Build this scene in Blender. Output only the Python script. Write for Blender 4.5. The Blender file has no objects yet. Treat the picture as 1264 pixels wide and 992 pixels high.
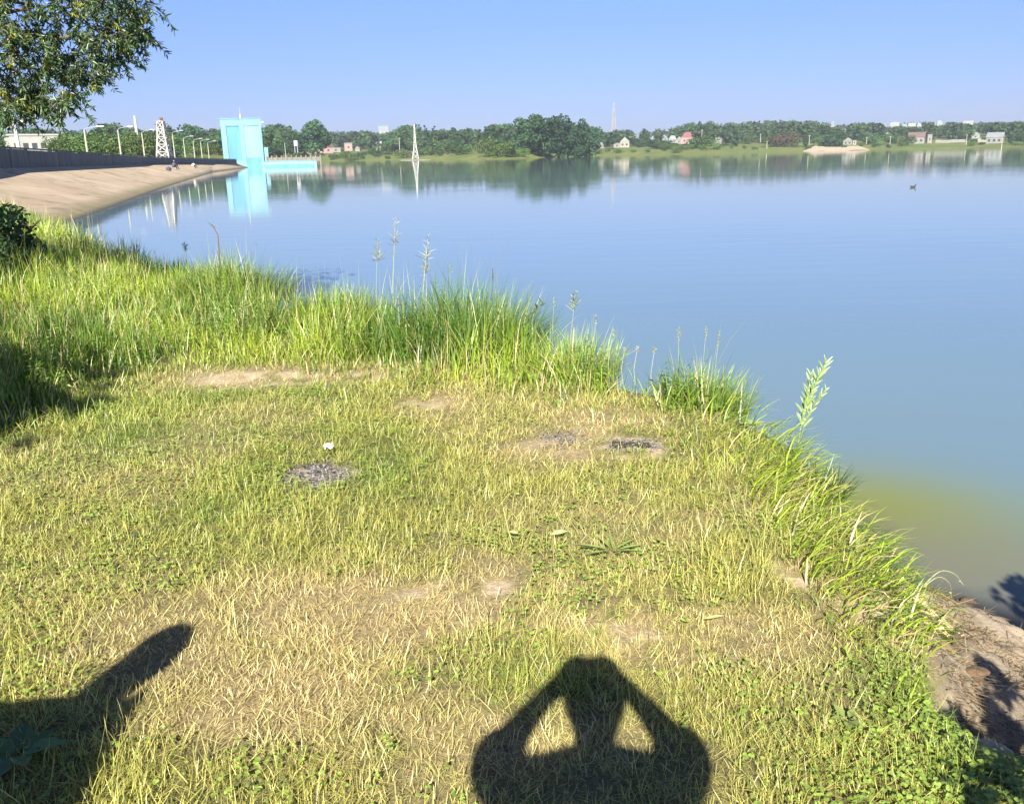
import bpy, bmesh, math, random
import numpy as np
from mathutils import Vector, Matrix, Quaternion

random.seed(7)
rng = np.random.default_rng(11)
sc = bpy.context.scene
COL = sc.collection

# ------------------------------------------------------------------ camera
F, TILT, ROLL, EYE = 1080.0, math.radians(15.8), math.radians(1.163), 2.1
cam_data = bpy.data.cameras.new('camera')
cam = bpy.data.objects.new('camera', cam_data)
COL.objects.link(cam)
U = Vector((0, math.sin(TILT), math.cos(TILT)))
FW = Vector((0, math.cos(TILT), -math.sin(TILT)))
X = Vector((1, 0, 0))
cR, sR = math.cos(ROLL), math.sin(ROLL)
right = X * cR - U * sR
up = X * sR + U * cR
M = Matrix((right, up, -FW)).transposed().to_4x4()
M.translation = (0, 0, EYE)
cam.matrix_world = M
cam_data.sensor_fit = 'HORIZONTAL'
cam_data.sensor_width = 36.0
cam_data.lens = F / 1264 * 36
cam_data.clip_start = 0.02
cam_data.clip_end = 20000
sc.camera = cam

# ------------------------------------------------------------------ world, sun, exposure
SUN_EL, SUN_AZ = math.radians(33.5), math.radians(5.8)     # az: where the shadows point, right of +Y
w = bpy.data.worlds.new('World'); sc.world = w; w.use_nodes = True
nt = w.node_tree; nt.nodes.clear()
sky = nt.nodes.new('ShaderNodeTexSky'); sky.sky_type = 'NISHITA'; sky.sun_disc = False
sky.sun_elevation = SUN_EL; sky.sun_rotation = math.pi + SUN_AZ
sky.air_density = 1.0; sky.dust_density = 0.3; sky.ozone_density = 2.6; sky.altitude = 150
tint = nt.nodes.new('ShaderNodeMix'); tint.data_type = 'RGBA'; tint.blend_type = 'MULTIPLY'
tint.inputs[0].default_value = 1.0
tc = nt.nodes.new('ShaderNodeTexCoord'); tz = nt.nodes.new('ShaderNodeSeparateXYZ'); tr_ = nt.nodes.new('ShaderNodeValToRGB')
tr_.color_ramp.elements[0].position = 0.0; tr_.color_ramp.elements[0].color = (.325, .388, .765, 1)
tr_.color_ramp.elements[1].position = .35; tr_.color_ramp.elements[1].color = (.70, .80, 1.10, 1)
ze = tr_.color_ramp.elements.new(1.0); ze.color = (.26, .33, .55, 1); ze = tr_.color_ramp.elements.new(.55); ze.color = (.36, .44, .68, 1)
nt.links.new(tc.outputs['Generated'], tz.inputs[0]); nt.links.new(tz.outputs[2], tr_.inputs[0]); nt.links.new(tr_.outputs[0], tint.inputs[7])
bg = nt.nodes.new('ShaderNodeBackground'); bg.inputs[1].default_value = 0.053
wo = nt.nodes.new('ShaderNodeOutputWorld')
nt.links.new(sky.outputs[0], tint.inputs[6]); nt.links.new(tint.outputs[2], bg.inputs[0]); nt.links.new(bg.outputs[0], wo.inputs[0])
sun_d = bpy.data.lights.new('sun', 'SUN'); sun_d.energy = 5.0; sun_d.angle = math.radians(0.5); sun_d.color = (1.0, 0.93, 0.80)
sun = bpy.data.objects.new('sun', sun_d); COL.objects.link(sun); sun.location = (-10, -60, 60)
L = Vector((math.sin(SUN_AZ) * math.cos(SUN_EL), math.cos(SUN_AZ) * math.cos(SUN_EL), -math.sin(SUN_EL)))
sun.rotation_mode = 'QUATERNION'; sun.rotation_quaternion = Vector((0, 0, -1)).rotation_difference(L)
vs = sc.view_settings
vs.view_transform = 'Standard'; vs.look = 'None'; vs.gamma = 1.0; vs.use_curve_mapping = False
vs.exposure = 1.6
sc.cycles.max_bounces = 6; sc.cycles.transparent_max_bounces = 8; sc.cycles.volume_bounces = 0
sc.cycles.use_denoising = True

# ------------------------------------------------------------------ helpers
def ray(px, py):
    x = px - 632; y = 496 - py
    x, y = x * cR + y * sR, -x * sR + y * cR
    return np.array([x, F * math.cos(TILT) + y * math.sin(TILT), -F * math.sin(TILT) + y * math.cos(TILT)])
def on_z(px, py, z):
    d = ray(px, py); t = (z - EYE) / d[2]
    return Vector((d[0] * t, d[1] * t, z))
def at(px, py, D):
    d = ray(px, py); k = D / math.hypot(d[0], d[1])
    return Vector((d[0] * k, d[1] * k, EYE + d[2] * k))
def proj(x, y, z):
    z = z - EYE
    yc = y * math.sin(TILT) + z * math.cos(TILT); zc = y * math.cos(TILT) - z * math.sin(TILT)
    a = x / zc * F; b = yc / zc * F
    return 632 + a * cR - b * sR, 496 - (a * sR + b * cR)

def vnoise(x, y, scale, seed=0):
    x = np.asarray(x, float) / scale; y = np.asarray(y, float) / scale
    xi = np.floor(x).astype(np.int64); yi = np.floor(y).astype(np.int64)
    fx = x - xi; fy = y - yi; fx = fx * fx * (3 - 2 * fx); fy = fy * fy * (3 - 2 * fy)
    def h(i, j):
        n = (i * 374761393 + j * 668265263 + seed * 1442695041) & 0x7fffffff
        n = ((n ^ (n >> 13)) * 1274126177) & 0x7fffffff
        return ((n ^ (n >> 16)) & 0xffff) / 65535.0
    return (h(xi, yi) * (1 - fx) + h(xi + 1, yi) * fx) * (1 - fy) + (h(xi, yi + 1) * (1 - fx) + h(xi + 1, yi + 1) * fx) * fy
def fbm(x, y, scale, seed=0, octs=3):
    s = 0; a = 1; tot = 0
    for k in range(octs):
        s = s + a * vnoise(x, y, scale / 2 ** k, seed + k * 17); tot += a; a *= .5
    return s / tot
def smooth(a, b, x):
    t = np.clip((np.asarray(x, float) - a) / (b - a), 0, 1); return t * t * (3 - 2 * t)

def np_mesh(name, verts, faces_flat, sizes, cols=None, mats=(), smooth_shade=False, attrs=None):
    me = bpy.data.meshes.new(name)
    nv = len(verts); nl = len(faces_flat); nf = len(sizes)
    me.vertices.add(nv); me.vertices.foreach_set('co', np.asarray(verts, np.float32).ravel())
    me.loops.add(nl); me.loops.foreach_set('vertex_index', np.asarray(faces_flat, np.int32))
    me.polygons.add(nf)
    st = np.concatenate([[0], np.cumsum(sizes)[:-1]]).astype(np.int32)
    me.polygons.foreach_set('loop_start', st); me.polygons.foreach_set('loop_total', np.asarray(sizes, np.int32))
    if smooth_shade: me.polygons.foreach_set('use_smooth', np.ones(nf, bool))
    me.update(calc_edges=True)
    if cols is not None:
        a = me.attributes.new('Col', 'FLOAT_COLOR', 'POINT')
        c4 = np.ones((nv, 4), np.float32); c4[:, :3] = cols; a.data.foreach_set('color', c4.ravel())
    for k, v in (attrs or {}).items():
        a = me.attributes.new(k, 'FLOAT', 'POINT'); a.data.foreach_set('value', np.asarray(v, np.float32))
    for m in mats: me.materials.append(m)
    return me
def link(name, me, parent=None):
    o = bpy.data.objects.new(name, me); COL.objects.link(o)
    if parent is not None: o.parent = parent
    return o
def tag(o, label=None, cat=None, group=None, kind=None):
    if label: o['label'] = label
    if cat: o['category'] = cat
    if group: o['group'] = group
    if kind: o['kind'] = kind
    return o
def thing(name, loc, label, cat, group=None, rz=0.0):
    o = bpy.data.objects.new(name, None); COL.objects.link(o)
    o.location = loc; o.rotation_euler = (0, 0, rz); o.empty_display_size = .2
    return tag(o, label, cat, group)
def copy_thing(src, loc, label, group=None, rz=0.0, s=1.0):
    r = src.copy(); COL.objects.link(r); r.location = loc; r.rotation_euler = (0, 0, rz)
    r.scale = (s, s, s) if not isinstance(s, tuple) else s
    r['label'] = label
    if group: r['group'] = group
    for ch in src.children:
        c = ch.copy(); COL.objects.link(c); c.parent = r
        for g in ch.children:
            d = g.copy(); COL.objects.link(d); d.parent = c
    return r

class MB:
    """collects simple shapes into one mesh"""
    def __init__(s): s.v = []; s.f = []
    def box(s, c, d, rz=0, top=(1, 1)):
        b = len(s.v); cs, sn = math.cos(rz), math.sin(rz)
        for z in (-.5, .5):
            for x, y in ((-.5, -.5), (.5, -.5), (.5, .5), (-.5, .5)):
                kx = top[0] if z > 0 else 1; ky = top[1] if z > 0 else 1
                X_, Y_ = x * d[0] * kx, y * d[1] * ky
                s.v.append((c[0] + X_ * cs - Y_ * sn, c[1] + X_ * sn + Y_ * cs, c[2] + z * d[2]))
        for q in ((0, 3, 2, 1), (4, 5, 6, 7), (0, 1, 5, 4), (1, 2, 6, 5), (2, 3, 7, 6), (3, 0, 4, 7)):
            s.f.append([b + i for i in q])
        return s
    def tube(s, pts, rad, n=6):
        pts = [Vector(p) for p in pts]; b = len(s.v); m = len(pts)
        if not hasattr(rad, '__len__'): rad = [rad] * m
        for i, p in enumerate(pts):
            t = (pts[min(i + 1, m - 1)] - pts[max(i - 1, 0)]).normalized()
            a = t.cross(Vector((.31, .17, .93) if abs(t.z) < .9 else (1, .1, 0))).normalized(); c = t.cross(a)
            for k in range(n):
                an = 2 * math.pi * k / n
                s.v.append(tuple(p + (a * math.cos(an) + c * math.sin(an)) * rad[i]))
        for i in range(m - 1):
            for k in range(n):
                s.f.append([b + i * n + k, b + i * n + (k + 1) % n, b + (i + 1) * n + (k + 1) % n, b + (i + 1) * n + k])
        s.f.append([b + k for k in range(n)][::-1]); s.f.append([b + (m - 1) * n + k for k in range(n)])
        return s
    def poly(s, pts, faces):
        b = len(s.v); s.v += [tuple(p) for p in pts]; s.f += [[b + i for i in f] for f in faces]; return s
    def build(s, name, mat, parent=None, smooth_shade=False, cols=None):
        me = bpy.data.meshes.new(name); me.from_pydata(s.v, [], s.f); me.update()
        bm = bmesh.new(); bm.from_mesh(me); bmesh.ops.recalc_face_normals(bm, faces=bm.faces); bm.to_mesh(me); bm.free()
        if smooth_shade: me.polygons.foreach_set('use_smooth', np.ones(len(me.polygons), bool))
        me.materials.append(mat); return link(name, me, parent)

# ------------------------------------------------------------------ materials
def mat_new(name):
    m = bpy.data.materials.new(name); m.use_nodes = True; t = m.node_tree; t.nodes.clear()
    out = t.nodes.new('ShaderNodeOutputMaterial'); return m, t, out
def N(t, kind, **kw):
    n = t.nodes.new(kind)
    for k, v in kw.items(): setattr(n, k, v)
    return n
def plain(name, col, rough=.7, var=.12, scale=6.0, bump=0.0, metal=0.0, streak=False):
    m, t, out = mat_new(name)
    p = N(t, 'ShaderNodeBsdfPrincipled'); p.inputs['Roughness'].default_value = rough; p.inputs['Metallic'].default_value = metal
    g = N(t, 'ShaderNodeNewGeometry'); mp = N(t, 'ShaderNodeMapping'); t.links.new(g.outputs['Position'], mp.inputs[0])
    if streak: mp.inputs['Scale'].default_value = (1, 1, .18)
    no = N(t, 'ShaderNodeTexNoise'); no.inputs['Scale'].default_value = scale; no.inputs['Detail'].default_value = 6; no.inputs['Roughness'].default_value = .65
    t.links.new(mp.outputs[0], no.inputs['Vector'])
    r = N(t, 'ShaderNodeMapRange'); r.inputs[1].default_value = .3; r.inputs[2].default_value = .7
    r.inputs[3].default_value = 1 - var * 1.6; r.inputs[4].default_value = 1 + var * .6
    t.links.new(no.outputs[0], r.inputs[0])
    mx = N(t, 'ShaderNodeVectorMath', operation='SCALE'); mx.inputs[0].default_value = col[:3]
    t.links.new(r.outputs[0], mx.inputs['Scale']); t.links.new(mx.outputs[0], p.inputs['Base Color'])
    if bump:
        b = N(t, 'ShaderNodeBump'); b.inputs['Strength'].default_value = bump; b.inputs['Distance'].default_value = .02
        t.links.new(no.outputs[0], b.inputs['Height']); t.links.new(b.outputs[0], p.inputs['Normal'])
    t.links.new(p.outputs[0], out.inputs[0]); return m
def foliage(name, transl=.3, rough=.5, gloss=.08):
    m, t, out = mat_new(name)
    a = N(t, 'ShaderNodeAttribute', attribute_name='Col')
    oi = N(t, 'ShaderNodeObjectInfo'); hs = N(t, 'ShaderNodeHueSaturation')
    mr = N(t, 'ShaderNodeMapRange'); mr.inputs[3].default_value = .475; mr.inputs[4].default_value = .52
    mv = N(t, 'ShaderNodeMath', operation='MULTIPLY_ADD'); mv.inputs[1].default_value = .7; mv.inputs[2].default_value = .68
    fr = N(t, 'ShaderNodeMath', operation='FRACT'); m7 = N(t, 'ShaderNodeMath', operation='MULTIPLY'); m7.inputs[1].default_value = 7.31
    t.links.new(oi.outputs['Random'], mr.inputs[0]); t.links.new(oi.outputs['Random'], m7.inputs[0]); t.links.new(m7.outputs[0], fr.inputs[0]); t.links.new(fr.outputs[0], mv.inputs[0])
    if name.startswith('far'):
        t.links.new(mr.outputs[0], hs.inputs['Hue']); t.links.new(mv.outputs[0], hs.inputs['Value'])
    t.links.new(a.outputs['Color'], hs.inputs['Color'])
    d = N(t, 'ShaderNodeBsdfDiffuse'); tr = N(t, 'ShaderNodeBsdfTranslucent'); gl = N(t, 'ShaderNodeBsdfGlossy'); gl.inputs['Roughness'].default_value = rough
    t.links.new(hs.outputs[0], d.inputs[0]); t.links.new(hs.outputs[0], tr.inputs[0])
    m1 = N(t, 'ShaderNodeMixShader'); m1.inputs[0].default_value = transl
    m2 = N(t, 'ShaderNodeMixShader'); m2.inputs[0].default_value = gloss
    t.links.new(d.outputs[0], m1.inputs[1]); t.links.new(tr.outputs[0], m1.inputs[2])
    t.links.new(m1.outputs[0], m2.inputs[1]); t.links.new(gl.outputs[0], m2.inputs[2]); t.links.new(m2.outputs[0], out.inputs[0])
    return m
GRASS = foliage('grass_blades', .32, .45, .05)
LEAF = foliage('leaves', .35, .4, .06)
FARLEAF = foliage('far_leaves', .15, .6, .0)
BARK = plain('bark', (.12, .09, .065), .9, .35, 18, .6)
WHITE = plain('white_paint', (.42, .42, .40), .5, .15, 1.2)
POLE = plain('pale_concrete_pole', (.33, .33, .26), .8, .15, 3)
GREYM = plain('grey_metal', (.35, .36, .37), .45, .15, 4)
DARK = plain('dark_glass', (.045, .05, .06), .15, .1, 2)
STRAW = plain('dry_straw', (.55, .44, .24), .8, .25, 40)

# ------------------------------------------------------------------ near ground
EDGE = np.array([(2.6, -12), (2.4, -4), (2.3, 0), (2.05, 1.5), (1.62, 1.95), (1.33, 2.08), (1.27, 2.25), (1.36, 2.5), (1.47, 2.76), (1.52, 3.2), (1.54, 4.02),
                 (1.64, 4.75), (1.41, 5.45), (1.07, 5.9), (.7, 6.25), (.12, 6.9), (-.49, 7.5), (-1.1, 8.1), (-1.8, 8.9), (-2.55, 9.6),
                 (-4.15, 11.8), (-5.3, 13.3), (-7.1, 15.5), (-9.8, 19.7), (-12.8, 24), (-17, 30), (-20, 34)])
LINE_END = EDGE[-1]
def sdist(x, y):
    """signed distance to the bank's edge, positive over the lake"""
    x = np.asarray(x, float); y = np.asarray(y, float)
    best = np.full(x.shape, 1e9); sign = np.ones(x.shape)
    for (ax, ay), (bx, by) in zip(EDGE[:-1], EDGE[1:]):
        dx, dy = bx - ax, by - ay; l2 = dx * dx + dy * dy
        t = np.clip(((x - ax) * dx + (y - ay) * dy) / l2, 0, 1)
        ex, ey = x - (ax + t * dx), y - (ay + t * dy); d = np.hypot(ex, ey)
        cr = dx * (y - ay) - dy * (x - ax)          # >0 left of travel = land
        up_ = d < best - 1e-9
        best = np.where(up_, d, best); sign = np.where(up_, np.where(cr > 0, -1, 1), sign)
    return best * sign
def mudzone(x, y):
    return smooth(1.12, 1.35, x) * (1 - smooth(3.6, 4.6, y)) * smooth(1.2, 1.9, y)
PROF_S = [-9e9, -.35, -.12, 0, .08, .2, .45, .72, 1.1, 2.2, 4, 40]
PROF_Z = [.5, .5, .49, .45, .36, .24, .12, 0.02, -.05, -.2, -.7, -1.6]
PROF_S2 = [-9e9, -.3, -.08, 0, .06, .14, .22, .6, 1.6, 4, 40]
PROF_Z2 = [.5, .5, .47, .38, .16, 0, -.05, -.15, -.4, -.9, -1.6]
def gz(x, y):
    s = sdist(x, y)
    wob = (fbm(x, y, .5, 3) - .5) * .28
    mk = 1 - smooth(3.35, 4.1, y)
    z = np.interp(s + wob * smooth(-.3, .3, s), PROF_S, PROF_Z) * mk + np.interp(s + .1 * wob, PROF_S2, PROF_Z2) * (1 - mk)
    z = z + (fbm(x, y, 1.6, 5) - .5) * .07 * (1 - smooth(-.4, 0, s)) + (fbm(x, y, .22, 9) - .5) * .02
    md = mudzone(x, y) * smooth(-.12, .1, s) * (1 - smooth(.7, 1.1, s))
    z = z + md * ((fbm(x, y, .17, 21, 4) - .5) * .07 + (vnoise(x, y, .05, 25) - .5) * .022)
    # hollow under the overhanging turf at the right
    z = z - .16 * np.exp(-(((x - 1.45) / .16) ** 2 + ((y - 2.36) / .09) ** 2))
    z = z + .07 * np.exp(-(((x - 1.5) / .14) ** 2 + ((y - 2.17) / .06) ** 2))
    return z
def blob(x, y, px, py, rx, ry, pw=2.0):
    c = on_z(px, py, .5); D = math.hypot(c.x, c.y); k = D / 1090.0
    ryw = ry * k * (D / 1.6)
    q = ((x - c.x) / (rx * k)) ** 2 + ((y - c.y) / ryw) ** 2
    return np.exp(-q ** (pw / 2))
DRY = [(360, 463, 130, 16, 1.0, 3), (540, 500, 60, 18, .55, 2), (720, 540, 110, 34, .8, 2), (500, 740, 210, 75, .95, 2), (330, 860, 150, 90, .6, 2),
       (820, 780, 200, 45, .9, 2), (610, 730, 40, 22, .6, 2), (985, 708, 36, 24, 1.2, 3), (90, 335, 60, 12, .5, 2), (560, 900, 200, 90, .4, 2), (1100, 770, 70, 40, .7, 2), (860, 640, 160, 60, .25, 2), (200, 800, 160, 60, .35, 2), (960, 640, 90, 60, .3, 2), (700, 900, 150, 80, .3, 2)]
BARE = [(330, 464, 85, 11, .9, 3), (450, 462, 50, 9, .6, 3), (780, 550, 42, 17, 1.1, 4), (690, 540, 60, 18, .5, 2), (980, 708, 26, 19, 1.2, 4), (395, 584, 40, 15, 1.1, 3), (525, 497, 40, 9, .6, 3), (613, 730, 22, 14, .8, 3), (530, 735, 60, 20, .45, 2), (745, 780, 30, 12, .6, 3), (790, 790, 40, 14, .5, 2), (1090, 745, 60, 20, .7, 2)]
def field(tab, x, y):
    r = np.zeros(np.shape(x))
    for px, py, rx, ry, a, pw in tab: r = np.maximum(r, a * blob(x, y, px, py, rx, ry, pw))
    return r
def dryness(x, y):
    n = fbm(x, y, .9, 31, 4)
    return np.clip(field(DRY, x, y) * (.1 + 1.7 * smooth(.25, .75, .5 * fbm(x, y, .35, 33) + .5 * fbm(x, y, .09, 34))) + .42 * smooth(.38, .66, n), 0, 1)
def bareness(x, y):
    return np.clip(field(BARE, x, y) * (.1 + 1.5 * smooth(.3, .65, fbm(x, y, .10, 35))), 0, 1)
def ashness(x, y):
    return np.clip(1.15 * blob(x, y, 393, 585, 38, 14, 3) + .5 * blob(x, y, 686, 538, 26, 9, 2) + .9 * blob(x, y, 782, 548, 34, 8, 3), 0, 1) * (.15 + 1.2 * smooth(.3, .62, fbm(x, y, .06, 37)))

def coords(lo, hi, flo, fhi, step, grow):
    c = list(np.arange(flo, fhi + 1e-6, step)); s = step; v = flo
    left = []
    while v > lo: s *= grow; v -= s; left.append(v)
    s = step; v = c[-1]; rightc = []
    while v < hi: s *= grow; v += s; rightc.append(v)
    return np.array(left[::-1] + c + rightc)
def grid_faces(nx, ny):
    i = np.arange((nx - 1) * (ny - 1)); r = i // (nx - 1); c = i % (nx - 1); a = r * nx + c
    return np.stack([a, a + 1, a + nx + 1, a + nx], 1).ravel(), np.full(len(i), 4)
gx = np.concatenate([coords(-900, 1.05, -5.5, 1.05, .04, 1.06)[:-1], coords(1.07, 12, 1.07, 2.7, .016, 1.08)]); gy = np.concatenate([coords(-900, 1.7, 1.3, 1.7, .04, 1.05)[:-1], coords(1.72, 33, 1.72, 4.0, .016, 1.04)])
GX, GY = np.meshgrid(gx, gy); fx_, fy_ = GX.ravel(), GY.ravel()
zz = gz(fx_, fy_)
ff, fs = grid_faces(len(gx), len(gy))
s_all = sdist(fx_, fy_)
gm, t, out = mat_new('bank_soil')
def attr(t, n): return N(t, 'ShaderNodeAttribute', attribute_name=n).outputs['Fac']
def mixc(t, fac, a, b):
    m = N(t, 'ShaderNodeMix', data_type='RGBA')
    for sock, v in ((0, fac), (6, a), (7, b)):
        if hasattr(v, 'links'): t.links.new(v, m.inputs[sock])
        else: m.inputs[sock].default_value = v if sock == 0 else (*v, 1)
    return m.outputs[2]
def noise(t, scale, detail=5, rough=.6, vec=None, lo=.35, hi=.65):
    n = N(t, 'ShaderNodeTexNoise'); n.inputs['Scale'].default_value = scale; n.inputs['Detail'].default_value = detail; n.inputs['Roughness'].default_value = rough
    if vec is None: vec = N(t, 'ShaderNodeNewGeometry').outputs['Position']
    t.links.new(vec, n.inputs['Vector'])
    r = N(t, 'ShaderNodeMapRange'); r.inputs[1].default_value = lo; r.inputs[2].default_value = hi; t.links.new(n.outputs[0], r.inputs[0])
    return r.outputs[0]
p = N(t, 'ShaderNodeBsdfPrincipled'); p.inputs['Roughness'].default_value = .95
base = mixc(t, noise(t, 14), (.045, .05, .014), (.15, .14, .048))
base = mixc(t, attr(t, 'dry'), base, mixc(t, noise(t, 40, 6, .75), (.11, .08, .035), (.36, .285, .14)))
sand = mixc(t, noise(t, 30), (.34, .26, .16), (.52, .42, .29))
base = mixc(t, attr(t, 'bare'), base, sand)
ash = mixc(t, noise(t, 60, lo=.42, hi=.6), (.06, .055, .05), (.26, .25, .24))
base = mixc(t, attr(t, 'ash'), base, ash)
mudc = mixc(t, noise(t, 9, 7), (.15, .118, .08), (.32, .265, .19))
mudc = mixc(t, noise(t, 45, 4, lo=.55, hi=.7), mudc, (.085, .058, .034))
base = mixc(t, attr(t, 'mud'), base, mudc)
base = mixc(t, attr(t, 'wet'), base, (.30, .245, .175))
t.links.new(base, p.inputs['Base Color'])
bp = N(t, 'ShaderNodeBump'); bp.inputs['Strength'].default_value = .7; bp.inputs['Distance'].default_value = .02
t.links.new(noise(t, 55, 6, .7, lo=0, hi=1), bp.inputs['Height']); t.links.new(bp.outputs[0], p.inputs['Normal'])
t.links.new(p.outputs[0], out.inputs[0])
mud_a = np.clip(smooth(-.06, .06, s_all + (fbm(fx_, fy_, .15, 41) - .5) * .12), 0, 1)
me = np_mesh('ground', np.stack([fx_, fy_, zz], 1), ff, fs, mats=[gm], smooth_shade=True,
             attrs=dict(dry=dryness(fx_, fy_), bare=bareness(fx_, fy_), ash=ashness(fx_, fy_), mud=mud_a, wet=smooth(.17, .04, zz) * .85))
tag(link('ground', me), kind='structure')

# ------------------------------------------------------------------ water
wx = coords(-2500, 3500, -4, 7, .12, 1.12); wy = coords(-60, 4000, -1, 10, .12, 1.12)
WX, WY = np.meshgrid(wx, wy); a_, b_ = WX.ravel(), WY.ravel()
ff, fs = grid_faces(len(wx), len(wy))
dep = -gz(a_, b_); sw = sdist(a_, b_)
algae = (1 - smooth(.5, 2.1, sw)) * smooth(3.5, 4.1, b_) * (1 - smooth(4.9, 6.3, b_)) * smooth(.8, 1.6, a_)
wm, t, out = mat_new('lake_water')
pos = N(t, 'ShaderNodeNewGeometry').outputs['Position']
mp = N(t, 'ShaderNodeMapping'); mp.inputs['Scale'].default_value = (.55, 1.5, 1); t.links.new(pos, mp.inputs[0])
n1 = N(t, 'ShaderNodeTexNoise'); n1.inputs['Scale'].default_value = .9; n1.inputs['Detail'].default_value = 3; t.links.new(mp.outputs[0], n1.inputs['Vector'])
n2 = N(t, 'ShaderNodeTexNoise'); n2.inputs['Scale'].default_value = 7; n2.inputs['Detail'].default_value = 2; t.links.new(mp.outputs[0], n2.inputs['Vector'])
ad = N(t, 'ShaderNodeMath', operation='MULTIPLY_ADD'); ad.inputs[1].default_value = .10
t.links.new(n2.outputs[0], ad.inputs[0]); t.links.new(n1.outputs[0], ad.inputs[2])
wp = N(t, 'ShaderNodeMath', operation='MULTIPLY_ADD'); wp.inputs[1].default_value = .30; wp.inputs[2].default_value = .12
mp3 = N(t, 'ShaderNodeMapping'); mp3.inputs['Scale'].default_value = (.02, .07, 1); t.links.new(pos, mp3.inputs[0]); t.links.new(noise(t, 1.0, 4, .6, mp3.outputs[0], .4, .65), wp.inputs[0])
bp = N(t, 'ShaderNodeBump'); t.links.new(wp.outputs[0], bp.inputs['Strength']); bp.inputs['Distance'].default_value = .014; t.links.new(ad.outputs[0], bp.inputs['Height'])
fr = N(t, 'ShaderNodeFresnel'); fr.inputs['IOR'].default_value = 1.33; t.links.new(bp.outputs[0], fr.inputs['Normal'])
gl = N(t, 'ShaderNodeBsdfGlossy'); gl.inputs['Roughness'].default_value = .035; gl.inputs['Color'].default_value = (1, 1, 1, 1); t.links.new(bp.outputs[0], gl.inputs['Normal'])
body = mixc(t, noise(t, .12, 3, vec=mp.outputs[0]), (.108, .168, .196), (.116, .176, .202))
body = mixc(t, attr(t, 'algae'), body, (.150, .165, .014))
body = mixc(t, attr(t, 'shoal'), body, (.125, .125, .105))
df = N(t, 'ShaderNodeBsdfDiffuse'); t.links.new(body, df.inputs[0])
tp = N(t, 'ShaderNodeBsdfTransparent'); tp.inputs[0].default_value = (.80, .80, .72, 1)
cl = N(t, 'ShaderNodeMixShader'); t.links.new(attr(t, 'murk'), cl.inputs[0]); t.links.new(tp.outputs[0], cl.inputs[1]); t.links.new(df.outputs[0], cl.inputs[2])
mx = N(t, 'ShaderNodeMixShader'); t.links.new(fr.outputs[0], mx.inputs[0]); t.links.new(cl.outputs[0], mx.inputs[1]); t.links.new(gl.outputs[0], mx.inputs[2])
t.links.new(mx.outputs[0], out.inputs[0])
shoal = (1 - smooth(.05, .7, dep)) * (1 - smooth(4.0, 5.2, b_)) * smooth(1, 1.7, a_)
me = np_mesh('water', np.stack([a_, b_, 0 * a_], 1), ff, fs, mats=[wm], attrs=dict(algae=algae, murk=smooth(0.0, .16, dep), shoal=shoal * .9))
tag(link('water', me), kind='structure')

# ------------------------------------------------------------------ far land
SH = [(-700, 20), (-60, 45), (150, 110), (280, 240), (330, 330), (400, 600), (513, 560), (590, 430), (620, 400), (650, 420), (722, 600), (790, 560), (860, 530), (935, 660), (1080, 650), (1146, 690), (1200, 680), (1264, 560), (1500, 420), (2200, 300)]
def ang_px(px): d = ray(px, 190); return math.atan2(d[0], d[1])
SHA = np.array([ang_px(a) for a, b in SH]); SHD = np.array([b for a, b in SH], float)
HILLA = np.array([ang_px(a) for a in (-400, 300, 480, 600, 780, 860, 1000, 1264, 1600)]); HILLH = np.array([12., 14, 17, 10, 10, 17, 19, 17, 16])
BKA = np.array([ang_px(a) for a in (0, 960, 1090, 1264, 1500)])
def shore(a): return np.interp(a, SHA, SHD)
def zt(a, D):
    a = np.asarray(a, float); D = np.asarray(D, float); s = D - shore(a) + (vnoise(a * 60, D * 0, 1, 4) - .5) * 14
    lowr = np.interp(a, BKA, [1, 1, .5, .45, .45])
    z = -.6 + .75 * smooth(-8, 2, s) + (2.0 * smooth(0, 45, s) + 2.4 * smooth(30, 170, s)) * lowr
    return z + np.interp(a, HILLA, HILLH) * smooth(620, 1300, D) + (fbm(a * 200, D / 20, 1.5, 8) - .5) * 1.0 * smooth(5, 60, s)
ta = np.linspace(-math.radians(62), math.radians(60), 420)
td = np.concatenate([np.linspace(-10, 60, 24), np.linspace(66, 500, 40), np.linspace(520, 1100, 18), np.array([1400, 2000, 3500, 6000])])
TA, TD = np.meshgrid(ta, td); TDD = shore(TA) + TD
TZ = zt(TA, TDD)
ff, fs = grid_faces(len(ta), len(td))
fm, t, out = mat_new('far_meadow')
p = N(t, 'ShaderNodeBsdfPrincipled'); p.inputs['Roughness'].default_value = .95; p.inputs['Specular IOR Level'].default_value = .1
c = mixc(t, noise(t, .035, 6), (.085, .125, .03), (.15, .165, .05)); c = mixc(t, noise(t, .25, 6, lo=.5, hi=.72), c, (.06, .085, .03))
t.links.new(c, p.inputs['Base Color']); t.links.new(p.outputs[0], out.inputs[0])
me = np_mesh('far_bank', np.stack([(TDD * np.sin(TA)).ravel(), (TDD * np.cos(TA)).ravel(), TZ.ravel()], 1), ff, fs, mats=[fm], smooth_shade=True)
tag(link('far_bank', me), kind='structure')
def far_pt(px, D, dz=0):
    a = ang_px(px); return Vector((D * math.sin(a), D * math.cos(a), float(zt(a, D)) + dz))
def find_D(px, py):
    a = ang_px(px); Ds = np.arange(shore(a) + 4, 1500, 4.0); zs = zt(a, Ds)
    ys = proj(Ds * math.sin(a), Ds * math.cos(a), zs)[1]
    k = np.argmax(ys <= py) if (ys <= py).any() else len(Ds) - 1
    return float(Ds[k])
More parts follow.
